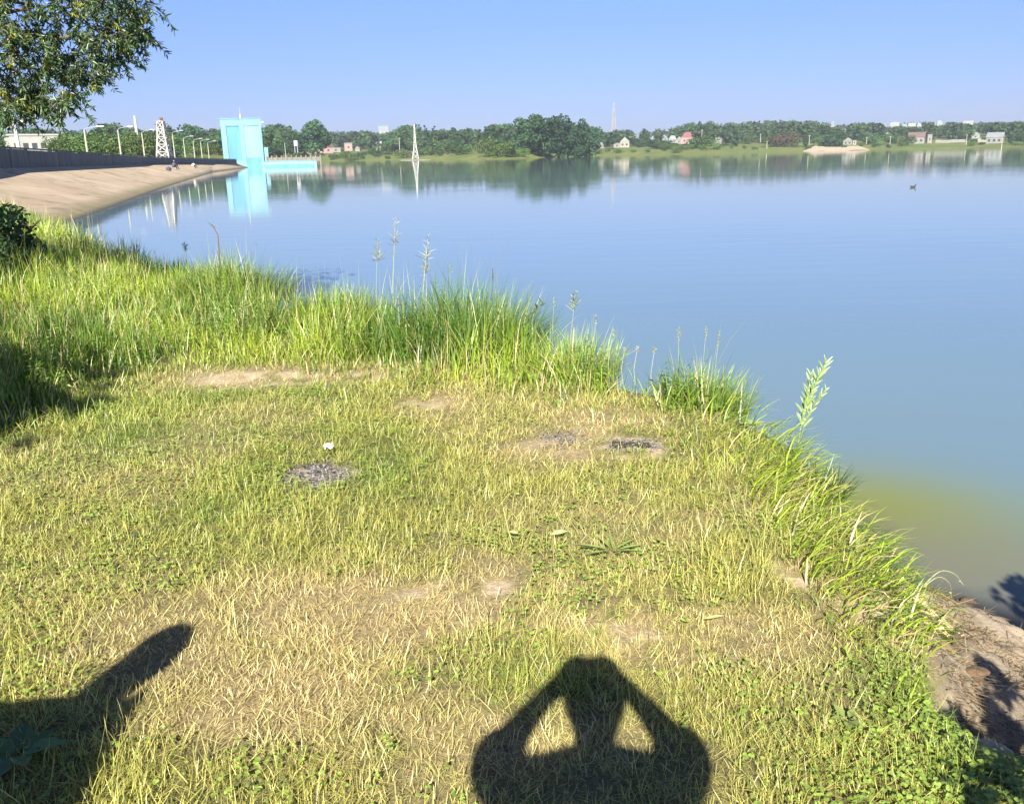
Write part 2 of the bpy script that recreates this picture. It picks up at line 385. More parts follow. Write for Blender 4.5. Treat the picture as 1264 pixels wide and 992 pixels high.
# pale beach
bx = np.array([ang_px(v) for v in np.linspace(990, 1074, 40)]); pts = []; NB = 12
for j in range(NB):
    for i, a in enumerate(bx):
        e = min(1, min(i, 39 - i) / 7.0)
        D = shore(a) - 3 + (j / (NB - 1)) * (46 * e + 1); pts.append((D * math.sin(a), D * math.cos(a), float(zt(a, D)) + .05 + .9 * e * (j / (NB - 1)) ** .6))
ff, fs = grid_faces(40, NB)
SANDF = plain('beach_sand', (.36, .30, .21), .95, .1, .08)
tag(link('beach', np_mesh('beach', np.array(pts), ff, fs, mats=[SANDF], smooth_shade=True)), kind='structure')
# ------------------------------------------------------------------ dam: slope, crest, parapet
def lerp(a, b, k): return Vector(a) * (1 - k) + Vector(b) * k
WL0, WL1 = on_z(85, 275, 0), on_z(300, 206.9, 0)
WL_ = [(WL0 - (WL1 - WL0) * .05), WL0, on_z(200, 232.5, 0), on_z(262, 212.5, 0), WL1 + Vector((1.5, 0, 0))]
CB = [at(-70, 210.5, 43), at(0, 207.2, 55), at(180, 202.8, 130), at(262, 201.9, 205), at(292, 201.6, 240)]
def along(tab, k):
    x = k * (len(tab) - 1); i = min(int(x), len(tab) - 2); return lerp(tab[i], tab[i + 1], x - i)
pts = []; NS, NW = 120, 18
for i in range(NS):
    k = i / (NS - 1); a, b = along(WL_, k), along(CB, k); a = a + (a - b) * .15
    for j in range(NW):
        q = a.lerp(b, j / (NW - 1)); pts.append(tuple(q))
ff, fs = grid_faces(NW, NS)
dm, t, out = mat_new('dam_slope')
p = N(t, 'ShaderNodeBsdfPrincipled'); p.inputs['Roughness'].default_value = .9
pos = N(t, 'ShaderNodeNewGeometry').outputs['Position']
sx = N(t, 'ShaderNodeSeparateXYZ'); t.links.new(pos, sx.inputs[0])
mp = N(t, 'ShaderNodeMapping'); mp.inputs['Rotation'].default_value = (0, 0, math.radians(-17)); mp.inputs['Scale'].default_value = (.5, .12, .5); t.links.new(pos, mp.inputs[0])
c = mixc(t, noise(t, .8, 7, .65, mp.outputs[0]), (.33, .255, .17), (.44, .355, .25))
c = mixc(t, noise(t, 2.2, 6, .7, mp.outputs[0], .52, .68), c, (.19, .145, .095))
br = N(t, 'ShaderNodeTexBrick'); br.inputs['Scale'].default_value = 1; br.inputs['Brick Width'].default_value = 5; br.inputs['Row Height'].default_value = 3.2; br.inputs['Mortar Size'].default_value = .09; br.inputs['Mortar Smooth'].default_value = .6
mp2 = N(t, 'ShaderNodeMapping'); mp2.inputs['Rotation'].default_value = (0, 0, math.radians(-75)); t.links.new(pos, mp2.inputs[0]); t.links.new(mp2.outputs[0], br.inputs['Vector'])
sm = N(t, 'ShaderNodeMath', operation='MULTIPLY'); t.links.new(br.outputs['Fac'], sm.inputs[0]); t.links.new(noise(t, .5), sm.inputs[1])
c = mixc(t, sm.outputs[0], c, (.2, .16, .1))
wr = N(t, 'ShaderNodeMapRange'); wr.inputs[1].default_value = .16; wr.inputs[2].default_value = .42; wr.inputs[3].default_value = 1; wr.inputs[4].default_value = 0; t.links.new(sx.outputs[2], wr.inputs[0])
wm_ = N(t, 'ShaderNodeMath', operation='MULTIPLY'); wm_.inputs[1].default_value = .85; t.links.new(wr.outputs[0], wm_.inputs[0])
c = mixc(t, wm_.outputs[0], c, mixc(t, noise(t, 1.2), (.11, .10, .045), (.19, .16, .08)))
wr = N(t, 'ShaderNodeMapRange'); wr.inputs[1].default_value = .02; wr.inputs[2].default_value = .12; wr.inputs[3].default_value = 1; wr.inputs[4].default_value = 0; t.links.new(sx.outputs[2], wr.inputs[0])
c = mixc(t, wr.outputs[0], c, (.045, .045, .028))
t.links.new(c, p.inputs['Base Color']); t.links.new(p.outputs[0], out.inputs[0])
tag(link('embankment', np_mesh('embankment', np.array(pts), ff, fs, mats=[dm], smooth_shade=True)), kind='structure')
pts = []
for i in range(NS):
    b = along(CB, i / (NS - 1))
    for off, z in ((-.3, 0), (-9, .0), (-16, -1.6)):
        pts.append((b.x + off, b.y + off * .25, max(b.z + z - .02, .1)))
ff, fs = grid_faces(3, NS)
tag(link('crest_road', np_mesh('crest_road', np.array(pts), ff, fs, mats=[plain('crest_asphalt', (.09, .088, .082), .9, .2, 1)])), kind='structure')
PW = plain('parapet_concrete', (.082, .098, .115), .85, .35, 1.6, .3, streak=True)
par = thing('parapet_wall', along(CB, 0), 'dark grey concrete parapet wall of panels along the crest of the dam', 'wall')
NPN = 66; o0 = along(CB, 0)
def wall_h(k): return 1.02 - .08 * k
for i in range(NPN):
    a, b = along(CB, i / NPN), along(CB, (i + .96) / NPN); m_ = (a + b) / 2 - o0; d = b - a
    h = wall_h(i / NPN) + random.uniform(-.03, .03)
    MB().box((m_.x, m_.y, m_.z + h / 2 - .03), (d.xy.length, .16, h), math.atan2(d.y, d.x)).build('panel', PW, par)
cp = MB()
for i in range(NPN):
    a, b = along(CB, i / NPN), along(CB, (i + .999) / NPN); m_ = (a + b) / 2 - o0; d = b - a
    cp.box((m_.x, m_.y, m_.z + wall_h(i / NPN) + .06), (d.xy.length, .26, .08), math.atan2(d.y, d.x))
cp.build('coping', PW, par)

# ------------------------------------------------------------------ gate tower and its low wall
def paint(name, col): return plain(name, col, .6, .16, .5, streak=True)
BLUE_L = paint('pale_cyan_paint', (.14, .295, .37)); BLUE_P = paint('bright_blue_paint', (.075, .235, .37)); BLUE_M = paint('sky_blue_paint', (.17, .315, .38)); BLUE_D = paint('sea_blue_paint', (.085, .26, .35))
tb = on_z(300, 206.9, 0); DT = tb.xy.length
tw = thing('gate_tower', (tb.x - .2, tb.y + 4, 0), 'tall pale blue sluice gate tower with one brighter recessed panel, at the dam end', 'tower', rz=ang_px(296) * -1.0)
k = DT / 1122.0
Wt, Ht = 46.5 * k, 55.5 * k
xL = -Wt * .54; 
def tbx(name, mat, x0, x1, z0, z1, y0, y1, parent=tw):
    return MB().box(((x0 + x1) / 2, (y0 + y1) / 2, (z0 + z1) / 2), (x1 - x0, y1 - y0, z1 - z0)).build(name, mat, parent)
xa, xb = xL, xL + Wt
tbx('wall', BLUE_L, xa + .25, xb - .25, -1, Ht, .3, 8)
tbx('frame_post', BLUE_L, xa, xa + Wt * .13, -1, Ht - .02, -.15, .6)
tbx('frame_post', BLUE_L, xa + Wt * .46, xa + Wt * .56, -1, Ht - .9, -.15, .35)
tbx('frame_post', BLUE_L, xb - Wt * .06, xb, -1, Ht - .02, -.15, .6)
tbx('lintel', BLUE_L, xa + Wt * .13 + .002, xb - Wt * .06 - .002, Ht * .86, Ht - .03, -.14, .4)
tbx('recessed_panel', BLUE_P, xa + Wt * .13 + .003, xa + Wt * .46 - .003, Ht * .14, Ht * .86 - .003, .08, .36)
tbx('wall_panel', BLUE_M, xa + Wt * .56 + .003, xb - Wt * .06 - .003, Ht * .20, Ht * .86 - .003, .02, .37)
tbx('sill', BLUE_L, xa + Wt * .13 + .003, xa + Wt * .46 - .003, -1, Ht * .14 - .003, -.1, .38)
tbx('gate_leaf', BLUE_D, xa + Wt * .56 + .003, xb - Wt * .06 - .003, -1, Ht * .20 - .003, -.05, .38)
tbx('roof', BLUE_L, xa - .15, xb + .15, Ht + .002, Ht + .22, -.3, 8.2)
tbx('annex', BLUE_L, xb + .004, xb + 5.6 * k, -1, Ht * .41, .5, 5)
tbx('lamp_box', WHITE, xb + .16, xb + .75, Ht * .92, Ht * .95, -.2, .2)
MB().tube([(Wt * -.03, 3, Ht + .2), (Wt * -.03, 3, Ht + 1.3)], .3, 8).tube([(Wt * -.03, 3, Ht + 1.3), (Wt * -.03, 3, Ht + 3.2)], .06, 6).build('aerial', GREYM, tw)
lw = thing('spillway_wall', tb + Vector((3.2, 0, 0)), 'low pale blue concrete wall with a blue band at the waterline beside the gate tower', 'wall')
q0 = at(325, 206.8, DT - 6) - lw.location; q1 = at(391, 206.6, DT - 6) - lw.location
d = q1 - q0; an = math.atan2(d.y, d.x); mid = (q0 + q1) / 2
MB().box((mid.x, mid.y, .2), (d.xy.length, 1.2, 2.5), an).build('wall', BLUE_M, lw)
MB().box((mid.x, mid.y - .62, .1), (d.xy.length - .8, .12, 1.1), an).build('band', BLUE_P, lw)
MB().box((mid.x, mid.y, 1.53), (d.xy.length + .3, 1.5, .14), an).build('coping', BLUE_L, lw)
fp = thing('concrete_fence', tb + Vector((6, 6, 0)), 'low grey concrete fence with posts just behind the pale blue spillway wall', 'fence')
q0 = at(330, 200, DT + 4) - fp.location; q1 = at(396, 200, DT + 4) - fp.location; d = q1 - q0; an = math.atan2(d.y, d.x)
FG = plain('fence_concrete', (.17, .165, .14), .9, .2, 1)
MB().box(((q0 + q1) / 2).to_tuple()[:2] + (1.9,), (d.xy.length, .15, 1.1), an).build('panel', FG, fp)
for i in range(12):
    q = q0.lerp(q1, i / 11); MB().box((q.x, q.y - .12, 1.5), (.35, .3, 2.9), an).build('post', FG, fp)

# ------------------------------------------------------------------ lamp posts, pylons, masts, poles
def lamp_post(loc, H, label, lean=0.0):
    o = thing('lamp_post', loc, label, 'lamp post', 'lamp posts along the dam crest')
    MB().tube([(0, 0, 0), (0, 0, H * .9)], [.13, .07], 8).build('pole', POLE, o)
    MB().tube([(0, 0, H * .9), (.12, 0, H * .94), (.7, -.1, H * .965), (1.3, -.2, H * .985)], .03, 6).build('arm', GREYM, o)
    MB().box((1.65, -.25, H * .99), (.7, .25, .1)).build('lamp_head', WHITE, o)
    o.rotation_euler = (0, lean, 0); return o
def crest_at(px):
    best = min((abs(proj(*along(CB, k / 400))[0] - px), k / 400) for k in range(401)); b = along(CB, best[1]); return b
LP = [(128, 156, 'lamp post on the dam nearest the willow, tallest of its row'), (165, 156, 'second lamp post from the willow on the dam, its arm in front of dark trees'),
      (191, 160, 'lamp post on the dam just left of the white lattice pylon'), (227, 161, 'first lamp post right of the white lattice pylon on the dam'),
      (238.5, 168, 'second lamp post right of the white lattice pylon on the dam'), (250, 171, 'third lamp post right of the white lattice pylon on the dam'),
      (258.5, 172, 'second lamp post left of the blue gate tower'), (266.5, 174, 'shortest lamp post beside the blue gate tower')]
for px, ty, lab in LP:
    b = crest_at(px); b = b + Vector((-1.5, .5, 0)); D = b.xy.length
    px2, py2 = proj(*b); top = at(px2, ty, D)
    lamp_post(b, top.z - b.z, lab)
def pole(px, y0, y1, D, name, label, cat, r=.17, mat=POLE, group=None, arm=True):
    b = at(px, y1, D); tz = at(px, y0, D).z
    o = thing(name, b, label, cat, group); H = tz - b.z
    MB().tube([(0, 0, -.5), (0, 0, H)], [r, r * .6], 6).build('pole', mat, o)
    if arm:
        MB().box((0, 0, H - .5), (1.8, .14, .14)).build('crossarm', mat, o)
    return o
pole(24, 143, 190, 95, 'utility_pole', 'leaning pale pole behind the parapet at the far left below the willow', 'pole', .2, WHITE)
pole(170.5, 143, 178, 420, 'concrete_mast', 'thick white mast rising above the trees left of the lattice pylon', 'mast', .75, WHITE, arm=False)
def pylon(px, ytop, ybase, D, name, label, cat, wb, waist, n, r, mat, arms=(), topmat=None, concave=1.6):
    b = at(px, ybase, D); H = at(px, ytop, D).z - b.z
    o = thing(name, b, label, cat); hw = lambda z: waist + (wb - waist) * (1 - z / H) ** concave
    lg = [(1, 1), (1, -1), (-1, -1), (-1, 1)]
    zs = [H * (i / n) ** 1.0 for i in range(n + 1)]
    for sx_, sy_ in lg:
        MB().tube([(sx_ * hw(z), sy_ * hw(z), z - (.5 if z == 0 else 0)) for z in zs], [r * (1.3 - .6 * z / H) for z in zs], 5).build('leg', mat, o)
    br = MB()
    for i in range(n):
        for k_ in range(4):
            (ax, ay), (bx_, by_) = lg[k_], lg[(k_ + 1) % 4]; h0, h1 = hw(zs[i]), hw(zs[i + 1])
            br.tube([(ax * h0, ay * h0, zs[i]), (bx_ * h1, by_ * h1, zs[i + 1])], r * .6, 4); br.tube([(bx_ * h0, by_ * h0, zs[i]), (ax * h1, ay * h1, zs[i + 1])], r * .6, 4)
            br.tube([(ax * h1, ay * h1, zs[i + 1]), (bx_ * h1, by_ * h1, zs[i + 1])], r * .6, 4)
    br.build('bracing', mat, o)
    for z, l in arms: MB().tube([(-l, 0, H * z), (l, 0, H * z)], r * .8, 5).build('crossarm', topmat or GREYM, o)
    return o, H
RUST = plain('red_brown_paint', (.15, .065, .055), .7, .2, 2)
po, PH = pylon(204, 150, 197, 165, 'lattice_pylon', 'white steel lattice pylon with a red brown top rising behind the dam parapet', 'pylon', 1.1, .48, 5, .13, WHITE, ((.52, 1.35), (.93, 1.1)), RUST, 1.5)
MB().tube([(.14, 0, PH - .7), (.17, 0, PH + .6)], .27, 6).build('top_cap', RUST, po)
po, PH = pylon(513.3, 154, 197, 470, 'river_pylon', 'slender white pylon with flared legs standing on a low islet before the far bank', 'pylon', 1.7, .22, 7, .17, WHITE, ((.72, .9), (.62, .9)), GREYM, 2.6)
# islet under the pylon
c0 = at(513, 198, 470); c0.z = 0
me = bpy.data.meshes.new('islet'); bm = bmesh.new()
rings = []
for r_, z_ in ((1.0, -.4), (.96, .1), (.8, .42), (.3, .55)):
    rings.append([bm.verts.new((math.cos(2 * math.pi * i / 30) * 7.5 * r_ * (1 + .12 * math.sin(i * 1.7)), math.sin(2 * math.pi * i / 30) * 5 * r_, z_)) for i in range(30)])
for a, b in zip(rings[:-1], rings[1:]):
    for i in range(30): bm.faces.new((a[i], a[(i + 1) % 30], b[(i + 1) % 30], b[i]))
bm.faces.new(rings[-1]); bm.to_mesh(me); bm.free(); me.materials.append(plain('islet_stone', (.16, .16, .11), .9, .2, .5)); io = link('islet', me); io.location = c0; tag(io, kind='structure')
MASTM = plain('faded_mast_paint', (.36, .33, .33), .6, .3, .12)
pylon(757.5, 127, 162, 1150, 'radio_mast', 'tall thin pale lattice radio mast on the skyline right of the dark tree clump', 'mast', 2.6, .6, 9, .26, MASTM, (), None, 1.1)
for px, y0, y1, D, lab in [(938.5, 165, 175, 700, 'thin pole on the far meadow above the brown bushes'), (946.5, 174, 183, 690, 'short pale pole low on the far meadow left of the beach'), (998.3, 167, 182, 690, 'pale pole at the left end of the far beach'),
                           (1069.5, 169, 177, 720, 'short pole with a crossarm above the right end of the beach'), (1098.3, 168, 180, 720, 'pole on the green bank between the beach and the brown roofed house'), (1192.5, 166, 178, 690, 'pole at the right end of the long white fence'),
                           (1236, 170, 183, 600, 'pole below the grey house near the right end of the far bank'), (866, 160, 176, 640, 'thin pole right of the red roofed house'), (493.5, 170, 187, 600, 'thin pole left of the slender white pylon'), (353, 176, 197, 290, 'thin pole behind the spillway fence')]:
    pole(px, y0, y1, D, 'utility_pole', lab, 'pole', .26 if D > 400 else .12, POLE, None, D > 400)

# ------------------------------------------------------------------ far houses
WALLC = {}
def wmat(c, n):
    if n not in WALLC: WALLC[n] = plain(n, c, .8, .12, .3)
    return WALLC[n]
WW = ((.20, .20, .19), 'white_plaster'); WP = ((.30, .20, .18), 'pink_plaster'); WG = ((.20, .22, .22), 'grey_plaster'); WB_ = ((.30, .22, .18), 'brown_boards'); WC = ((.27, .26, .21), 'cream_plaster')
RR = ((.20, .07, .075), 'red_roof'); RD = ((.10, .045, .045), 'dark_red_roof'); RG = ((.18, .20, .21), 'grey_roof'); RW = ((.22, .23, .225), 'pale_roof'); RB = ((.12, .08, .075), 'brown_roof'); RGR = ((.20, .28, .25), 'pale_green_roof')
HOUSE_ZONES = []
def house(px0, px1, yt, yb, wall, roof, style, label, D=None, nwin=2, cat='house'):
    pc = (px0 + px1) / 2; D = D or find_D(pc, yb); b = at(pc, yb, D)
    zb = float(zt(ang_px(pc), D)); k = D / 1122.0; W = (px1 - px0) * k; H = (yb - yt) * k + (b.z - zb); Dp = max(W * .7, 4)
    Dp = min(Dp, 9)
    b.z = zb; rz = -ang_px(pc) + random.uniform(-.25, .25)
    o = thing('house' if cat == 'house' else cat.replace(' ', '_'), b + Vector((0, Dp / 2, 0)), label, cat, rz=rz)
    hw = H * (.55 if style != 'flat' else .92)
    MB().box((0, 0, hw / 2 - .6), (W * .94, Dp, hw + 1.2)).build('wall', wmat(*wall), o)
    x, y = W / 2, Dp / 2 + .3; r = MB()
    if style == 'flat': r.box((0, 0, hw + H * .04), (W, Dp + .5, H * .08))
    elif style == 'gable_side':       # ridge along the shore
        r.poly([(-x, -y, hw), (x, -y, hw), (x, y, hw), (-x, y, hw), (-x, 0, H), (x, 0, H)], [(0, 1, 5, 4), (2, 3, 4, 5), (0, 4, 3), (1, 2, 5), (0, 3, 2, 1)])
    elif style == 'gable':
        r.poly([(-x, -y, hw), (0, -y, H), (x, -y, hw), (-x, y, hw), (0, y, H), (x, y, hw)], [(0, 1, 2), (3, 5, 4), (0, 3, 4, 1), (1, 4, 5, 2), (0, 2, 5, 3)])
        if wall[1] != 'x': MB().poly([(-x * .9, -y - .02, hw), (0, -y - .02, H * .97), (x * .9, -y - .02, hw)], [(0, 2, 1)]).build('gable_wall', wmat(*wall), o)
    else:
        r.poly([(-x, -y, hw), (x, -y, hw), (x, y, hw), (-x, y, hw), (-x * .45, 0, H), (x * .45, 0, H)], [(0, 1, 5, 4), (2, 3, 4, 5), (0, 4, 3), (1, 2, 5), (0, 3, 2, 1)])
    r.build('roof', wmat(*roof), o)
    for i in range(nwin):
        xx = (i + .5) / nwin * W * .86 - W * .43
        MB().box((xx, -Dp / 2 - .02, hw * .5), (min(1.5, W * .12 + .5), .08, min(1.6, hw * .42))).build('window', DARK, o)
    HOUSE_ZONES.append((px0, px1, yb, D)); return o
house(6, 56, 168.5, 184, ((.33, .33, .31), 'bright_plaster'), ((.34, .35, .34), 'bright_roof'), 'flat', 'long white flat roofed building glimpsed behind the parapet below the willow', 330, 5)
house(378, 409, 177.5, 189, WP, RD, 'gable_side', 'long pink and white house with a dark red roof right of the gate tower', None, 3)
house(408, 420, 182.5, 188, WW, RW, 'flat', 'low white annexe right of the pink house with the dark red roof', None, 1, 'shed')
house(424.5, 434.5, 177, 186.5, WP, RW, 'flat', 'small square pinkish house standing alone above the green bank', None, 1)
house(438.5, 444.5, 181, 187, WW, RW, 'gable', 'tiny white gabled shed right of the small square pinkish house', None, 0, 'shed')
house(462, 471, 175, 186, WW, RGR, 'gable_side', 'white house with a pale green roof half hidden by a dark bush', None, 1)
house(467, 479, 156, 164, WW, RG, 'gable_side', 'white house high on the wooded slope left of the slender white pylon', None, 2)
house(738, 746.5, 176, 183, WW, RW, 'gable', 'small white gabled house below the radio mast', None, 1)
house(757, 766, 177, 182.5, WW, RW, 'flat', 'low white shed right of the house below the radio mast', None, 1, 'shed')
house(766, 778, 170, 182, WC, RG, 'gable', 'cream house with a steep grey roof right of the radio mast', None, 2)
house(781, 787, 166, 171, WC, RW, 'gable', 'small pale house among trees upslope of the cream house', None, 1)
house(800, 808, 167, 173, WW, RGR, 'gable_side', 'pale green roofed house alone among trees mid slope', None, 1)
house(815, 826, 167, 174, WG, RG, 'gable_side', 'grey house with a grey roof left of the white and red houses', None, 2)
house(826, 835.5, 168, 177, WW, RGR, 'hip', 'white house with a pale green roof next to the red roofed house', None, 2)
house(835.5, 842.5, 169, 177.5, WW, RW, 'gable', 'narrow white gabled house touching the red roofed house', None, 1)
house(842.5, 858, 164, 177.5, WP, RR, 'hip', 'pink house with a bright red hipped roof, brightest roof on the far bank', None, 2)
house(881, 892.5, 170.5, 177.5, WW, RW, 'flat', 'plain white box shaped building alone on the far meadow', None, 0, 'shed')
house(1025.5, 1029.5, 151, 158, WW, RW, 'flat', 'narrow white tower block on the skyline left of the dark tree', None, 0, 'tower')
house(1037.5, 1045, 159.5, 164, WW, RW, 'gable_side', 'white roofed house right of the dark tree on the slope', None, 1)
house(1043, 1053, 171, 179, WW, RW, 'gable', 'white gabled house directly above the beach', None, 2)
house(1054, 1058, 173.5, 179, WC, RB, 'flat', 'tiny cream hut right of the white gabled house above the beach', None, 1, 'hut')
for i, (a, b, yt, yb, lab) in enumerate([(1086, 1095, 153, 157, 'leftmost white house of the ridge row on the skyline'), (1101, 1111, 151.5, 157, 'white house with a tall gable second in the ridge row'), (1115, 1121, 153.5, 157, 'small white house between the two larger ones midway along the ridge row'),
        (1123, 1131, 152.5, 157, 'wide white house in the middle of the ridge row'), (1132.5, 1138, 152.5, 157, 'small white house just right of the wide one on the ridge'), (1146, 1155, 151.5, 156, 'pale house right of the ridge row middle, before the tallest'),
        (1157, 1164, 149.5, 155, 'tallest white house of the ridge row'), (1192, 1202, 150, 155, 'white house at the right end of the ridge row alone among trees')]):
    house(a, b, yt, yb, WW if i % 3 != 2 else WC, RW if i % 2 else RG, 'gable_side' if i % 2 else 'hip', lab, 1260, 1)
house(1090, 1097, 161.5, 166, WW, RW, 'gable', 'small white house halfway up the slope below the ridge row', None, 1)
house(1125, 1143, 165, 177.5, WW, RB, 'gable_side', 'broad brown roofed house left of the long white fence', None, 3)
house(1145.5, 1150.5, 167.5, 177, WW, RW, 'flat', 'narrow white tower shaped building left of the long white fence', None, 1, 'tower')
house(1200, 1209.5, 164.5, 171, WG, RG, 'hip', 'grey blue roofed house among trees above the long white fence', None, 1)
house(1210, 1219, 171, 175.5, WC, RW, 'flat', 'low pale shed left of the large grey house', None, 0, 'shed')
house(1223, 1240, 165.5, 177, WW, RG, 'gable_side', 'large grey roofed white house near the right end of the far bank', None, 3)
# long white fence on the right
Dw = find_D(1170, 176.5); q0, q1 = far_pt(1153, Dw), far_pt(1190, Dw); wf = thing('garden_fence', q0, 'long white fence running along the far bank on the right', 'fence'); d = q1 - q0
for i in range(14):
    q = d * ((i + .5) / 14); MB().box((q.x, q.y, float(zt(ang_px(1153 + 37 * (i + .5) / 14), Dw)) - q0.z + .9), (d.xy.length / 14 * .99, .15, 2.6), math.atan2(d.y, d.x)).build('panel', wmat(*WW), wf)
HOUSE_ZONES.append((1153, 1190, 176.5, Dw))
# white tank on a stand behind the spillway
tk = thing('water_tank', at(366, 186, 330), 'small white tank on a stand among the bushes right of the gate tower', 'tank')
MB().tube([(0, 0, 1.6), (0, 0, 3.4)], .75, 10).build('tank', WHITE, tk)
MB().box((-.45, 0, .4), (.15, .9, 2.4)).box((.45, 0, .4), (.15, .9, 2.4)).build('stand', GREYM, tk)
# retaining wall of the pink house
Dr = find_D(383, 191); rw = thing('retaining_wall', far_pt(383, Dr), 'pale pink retaining wall below the pink house right of the gate tower', 'wall')
MB().box((0, 0, .4), (16 * Dr / 1122, .4, 2.6), -ang_px(383)).build('wall', wmat(*WP), rw); MB().box((0, 0, 1.75), (16 * Dr / 1122 + .3, .6, .12), -ang_px(383)).build('coping', wmat(*WC), rw)

# ------------------------------------------------------------------ foliage geometry
def make_leaves(P, Dv, Nv, Ln, Wd, cols, fold=.25):
    n = len(P); Dv = Dv / np.linalg.norm(Dv, axis=1, keepdims=True)
    S = np.cross(Dv, Nv); S /= np.maximum(np.linalg.norm(S, axis=1, keepdims=True), 1e-6); Up = np.cross(S, Dv)
    Ln = Ln[:, None]; Wd = Wd[:, None]
    v = np.empty((n, 6, 3))
    v[:, 0] = P; v[:, 3] = P + Dv * Ln - Up * Ln * .12
    v[:, 1] = P + Dv * Ln * .33 + S * Wd * .5 + Up * Wd * fold; v[:, 5] = P + Dv * Ln * .33 - S * Wd * .5 + Up * Wd * fold
    v[:, 2] = P + Dv * Ln * .68 + S * Wd * .38 + Up * (Wd * fold * .6 - Ln * .04); v[:, 4] = P + Dv * Ln * .68 - S * Wd * .38 + Up * (Wd * fold * .6 - Ln * .04)
    f = (np.arange(n)[:, None] * 6 + np.array([0, 1, 2, 3, 3, 4, 5, 0])[None]).ravel()
    return v.reshape(-1, 3), f, np.full(2 * n, 4), np.repeat(cols, 6, 0)
def make_blades(P, az, Ln, lean, curl, Wd, cols, tipcols=None):
    """P base, az direction of lean, lean = start angle from vertical, curl = extra bend along the blade"""
    n = len(P); dx, dy = np.cos(az), np.sin(az); sx_, sy_ = -dy, dx
    tw_ = rng.uniform(-.9, .9, n); wx_ = sx_ * np.cos(tw_) + dx * np.sin(tw_); wy_ = sy_ * np.cos(tw_) + dy * np.sin(tw_)
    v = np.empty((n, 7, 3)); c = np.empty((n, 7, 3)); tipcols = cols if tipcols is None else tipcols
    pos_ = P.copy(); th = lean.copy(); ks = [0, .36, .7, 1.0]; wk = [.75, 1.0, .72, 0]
    for i in range(4):
        if i > 0:
            st = (ks[i] - ks[i - 1]) * Ln; th2 = lean + curl * (ks[i] + ks[i - 1]) / 2
            pos_ = pos_ + np.stack([np.sin(th2) * dx * st, np.sin(th2) * dy * st, np.cos(th2) * st], 1)
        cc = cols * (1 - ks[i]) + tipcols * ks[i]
        if i < 3:
            o_ = np.stack([wx_, wy_, np.zeros(n)], 1) * (Wd * wk[i] * .5)[:, None]
            v[:, 2 * i] = pos_ - o_; v[:, 2 * i + 1] = pos_ + o_; c[:, 2 * i] = cc; c[:, 2 * i + 1] = cc
        else: v[:, 6] = pos_; c[:, 6] = cc
    f = (np.arange(n)[:, None] * 7 + np.array([0, 1, 3, 2, 2, 3, 5, 4, 4, 5, 6])[None]).ravel()
    sz = np.tile([4, 4, 3], n)
    return v.reshape(-1, 3), f, sz, c.reshape(-1, 3)
def merge(parts):
    V, Fc, S_, C = [], [], [], []; off = 0
    for v, f, s, c in parts: V.append(v); Fc.append(f + off); S_.append(s); C.append(c); off += len(v)
    return np.concatenate(V), np.concatenate(Fc), np.concatenate(S_), np.concatenate(C)
def build_np(name, parts, mat, parent=None):
    v, f, s, c = merge(parts); return link(name, np_mesh(name, v, f, s, c, [mat]), parent)
def unit(n):
    v = rng.normal(size=(n, 3)); return v / np.linalg.norm(v, axis=1, keepdims=True)

# ------------------------------------------------------------------ far trees
def far_crown(kind, nleaf, seed):
    r = np.random.default_rng(seed)
    # unit tree: height 1, crown built of lobes
    lobes = []
    if kind == 'round':
        for i in range(13):
            a = r.uniform(0, 6.28); rr = r.uniform(.05, .27); z = r.uniform(.34, .8); lobes.append((rr * math.cos(a), rr * math.sin(a), z, r.uniform(.11, .2)))
        lobes.append((0, 0, .84, .15))
    elif kind == 'clump':
        for i in range(26):
            a = r.uniform(0, 6.28); z = r.uniform(.14, .84); rr = r.uniform(.08, .30) * (1.1 - .6 * abs(z - .5)); lobes.append((rr * math.cos(a), rr * math.sin(a), z, r.uniform(.11, .17)))
    elif kind == 'tall':
        for i in range(12):
            a = r.uniform(0, 6.28); z = .2 + .72 * (i / 11); rr = .10 * (1 - abs(z - .5)); lobes.append((rr * math.cos(a), rr * math.sin(a), z, .15 * (1.1 - z) + .045))
    elif kind == 'bush':
        for i in range(11):
            a = r.uniform(0, 6.28); rr = r.uniform(.1, .5); z = r.uniform(.2, .72) * (1 - .5 * rr); lobes.append((rr * math.cos(a), rr * math.sin(a), z, r.uniform(.2, .32)))
    else:
        for i in range(10):
            z = .1 + .85 * (i / 9); a = r.uniform(0, 6.28); lobes.append((.03 * math.cos(a), .03 * math.sin(a), z, .17 * (1.03 - z) + .015))
    lobes = np.array(lobes); wgt = lobes[:, 3] ** 2; idx = r.choice(len(lobes), nleaf, p=wgt / wgt.sum())
    d = r.normal(size=(nleaf, 3)); d /= np.linalg.norm(d, axis=1, keepdims=True)
    rad = lobes[idx, 3] * (r.uniform(0.45, 1.08, nleaf) ** .6)
    P = lobes[idx, :3] + d * rad[:, None]; P[:, 2] = np.maximum(P[:, 2], .02)
    nrm = d + .7 * r.normal(size=(nleaf, 3)); nrm /= np.linalg.norm(nrm, axis=1, keepdims=True)
    tv = np.cross(nrm, r.normal(size=(nleaf, 3)))
    sz = r.uniform(.035, .075, nleaf) * (1.25 if kind == 'bush' else 1)
    lobe_t = r.uniform(.78, 1.25, len(lobes))[idx]
    base = np.array([.042, .088, .038]) if kind != 'cone' else np.array([.026, .048, .028])
    if kind == 'bush': base = np.array([.062, .108, .032])
    if kind == 'clump': base = np.array([.033, .070, .036])
    col = base[None] * (lobe_t * r.uniform(.75, 1.3, nleaf))[:, None]
    return make_leaves(P - tv / np.linalg.norm(tv, axis=1, keepdims=True) * sz[:, None] * .5, tv, nrm, sz, sz * .8, col, .1)
PROTO = {}
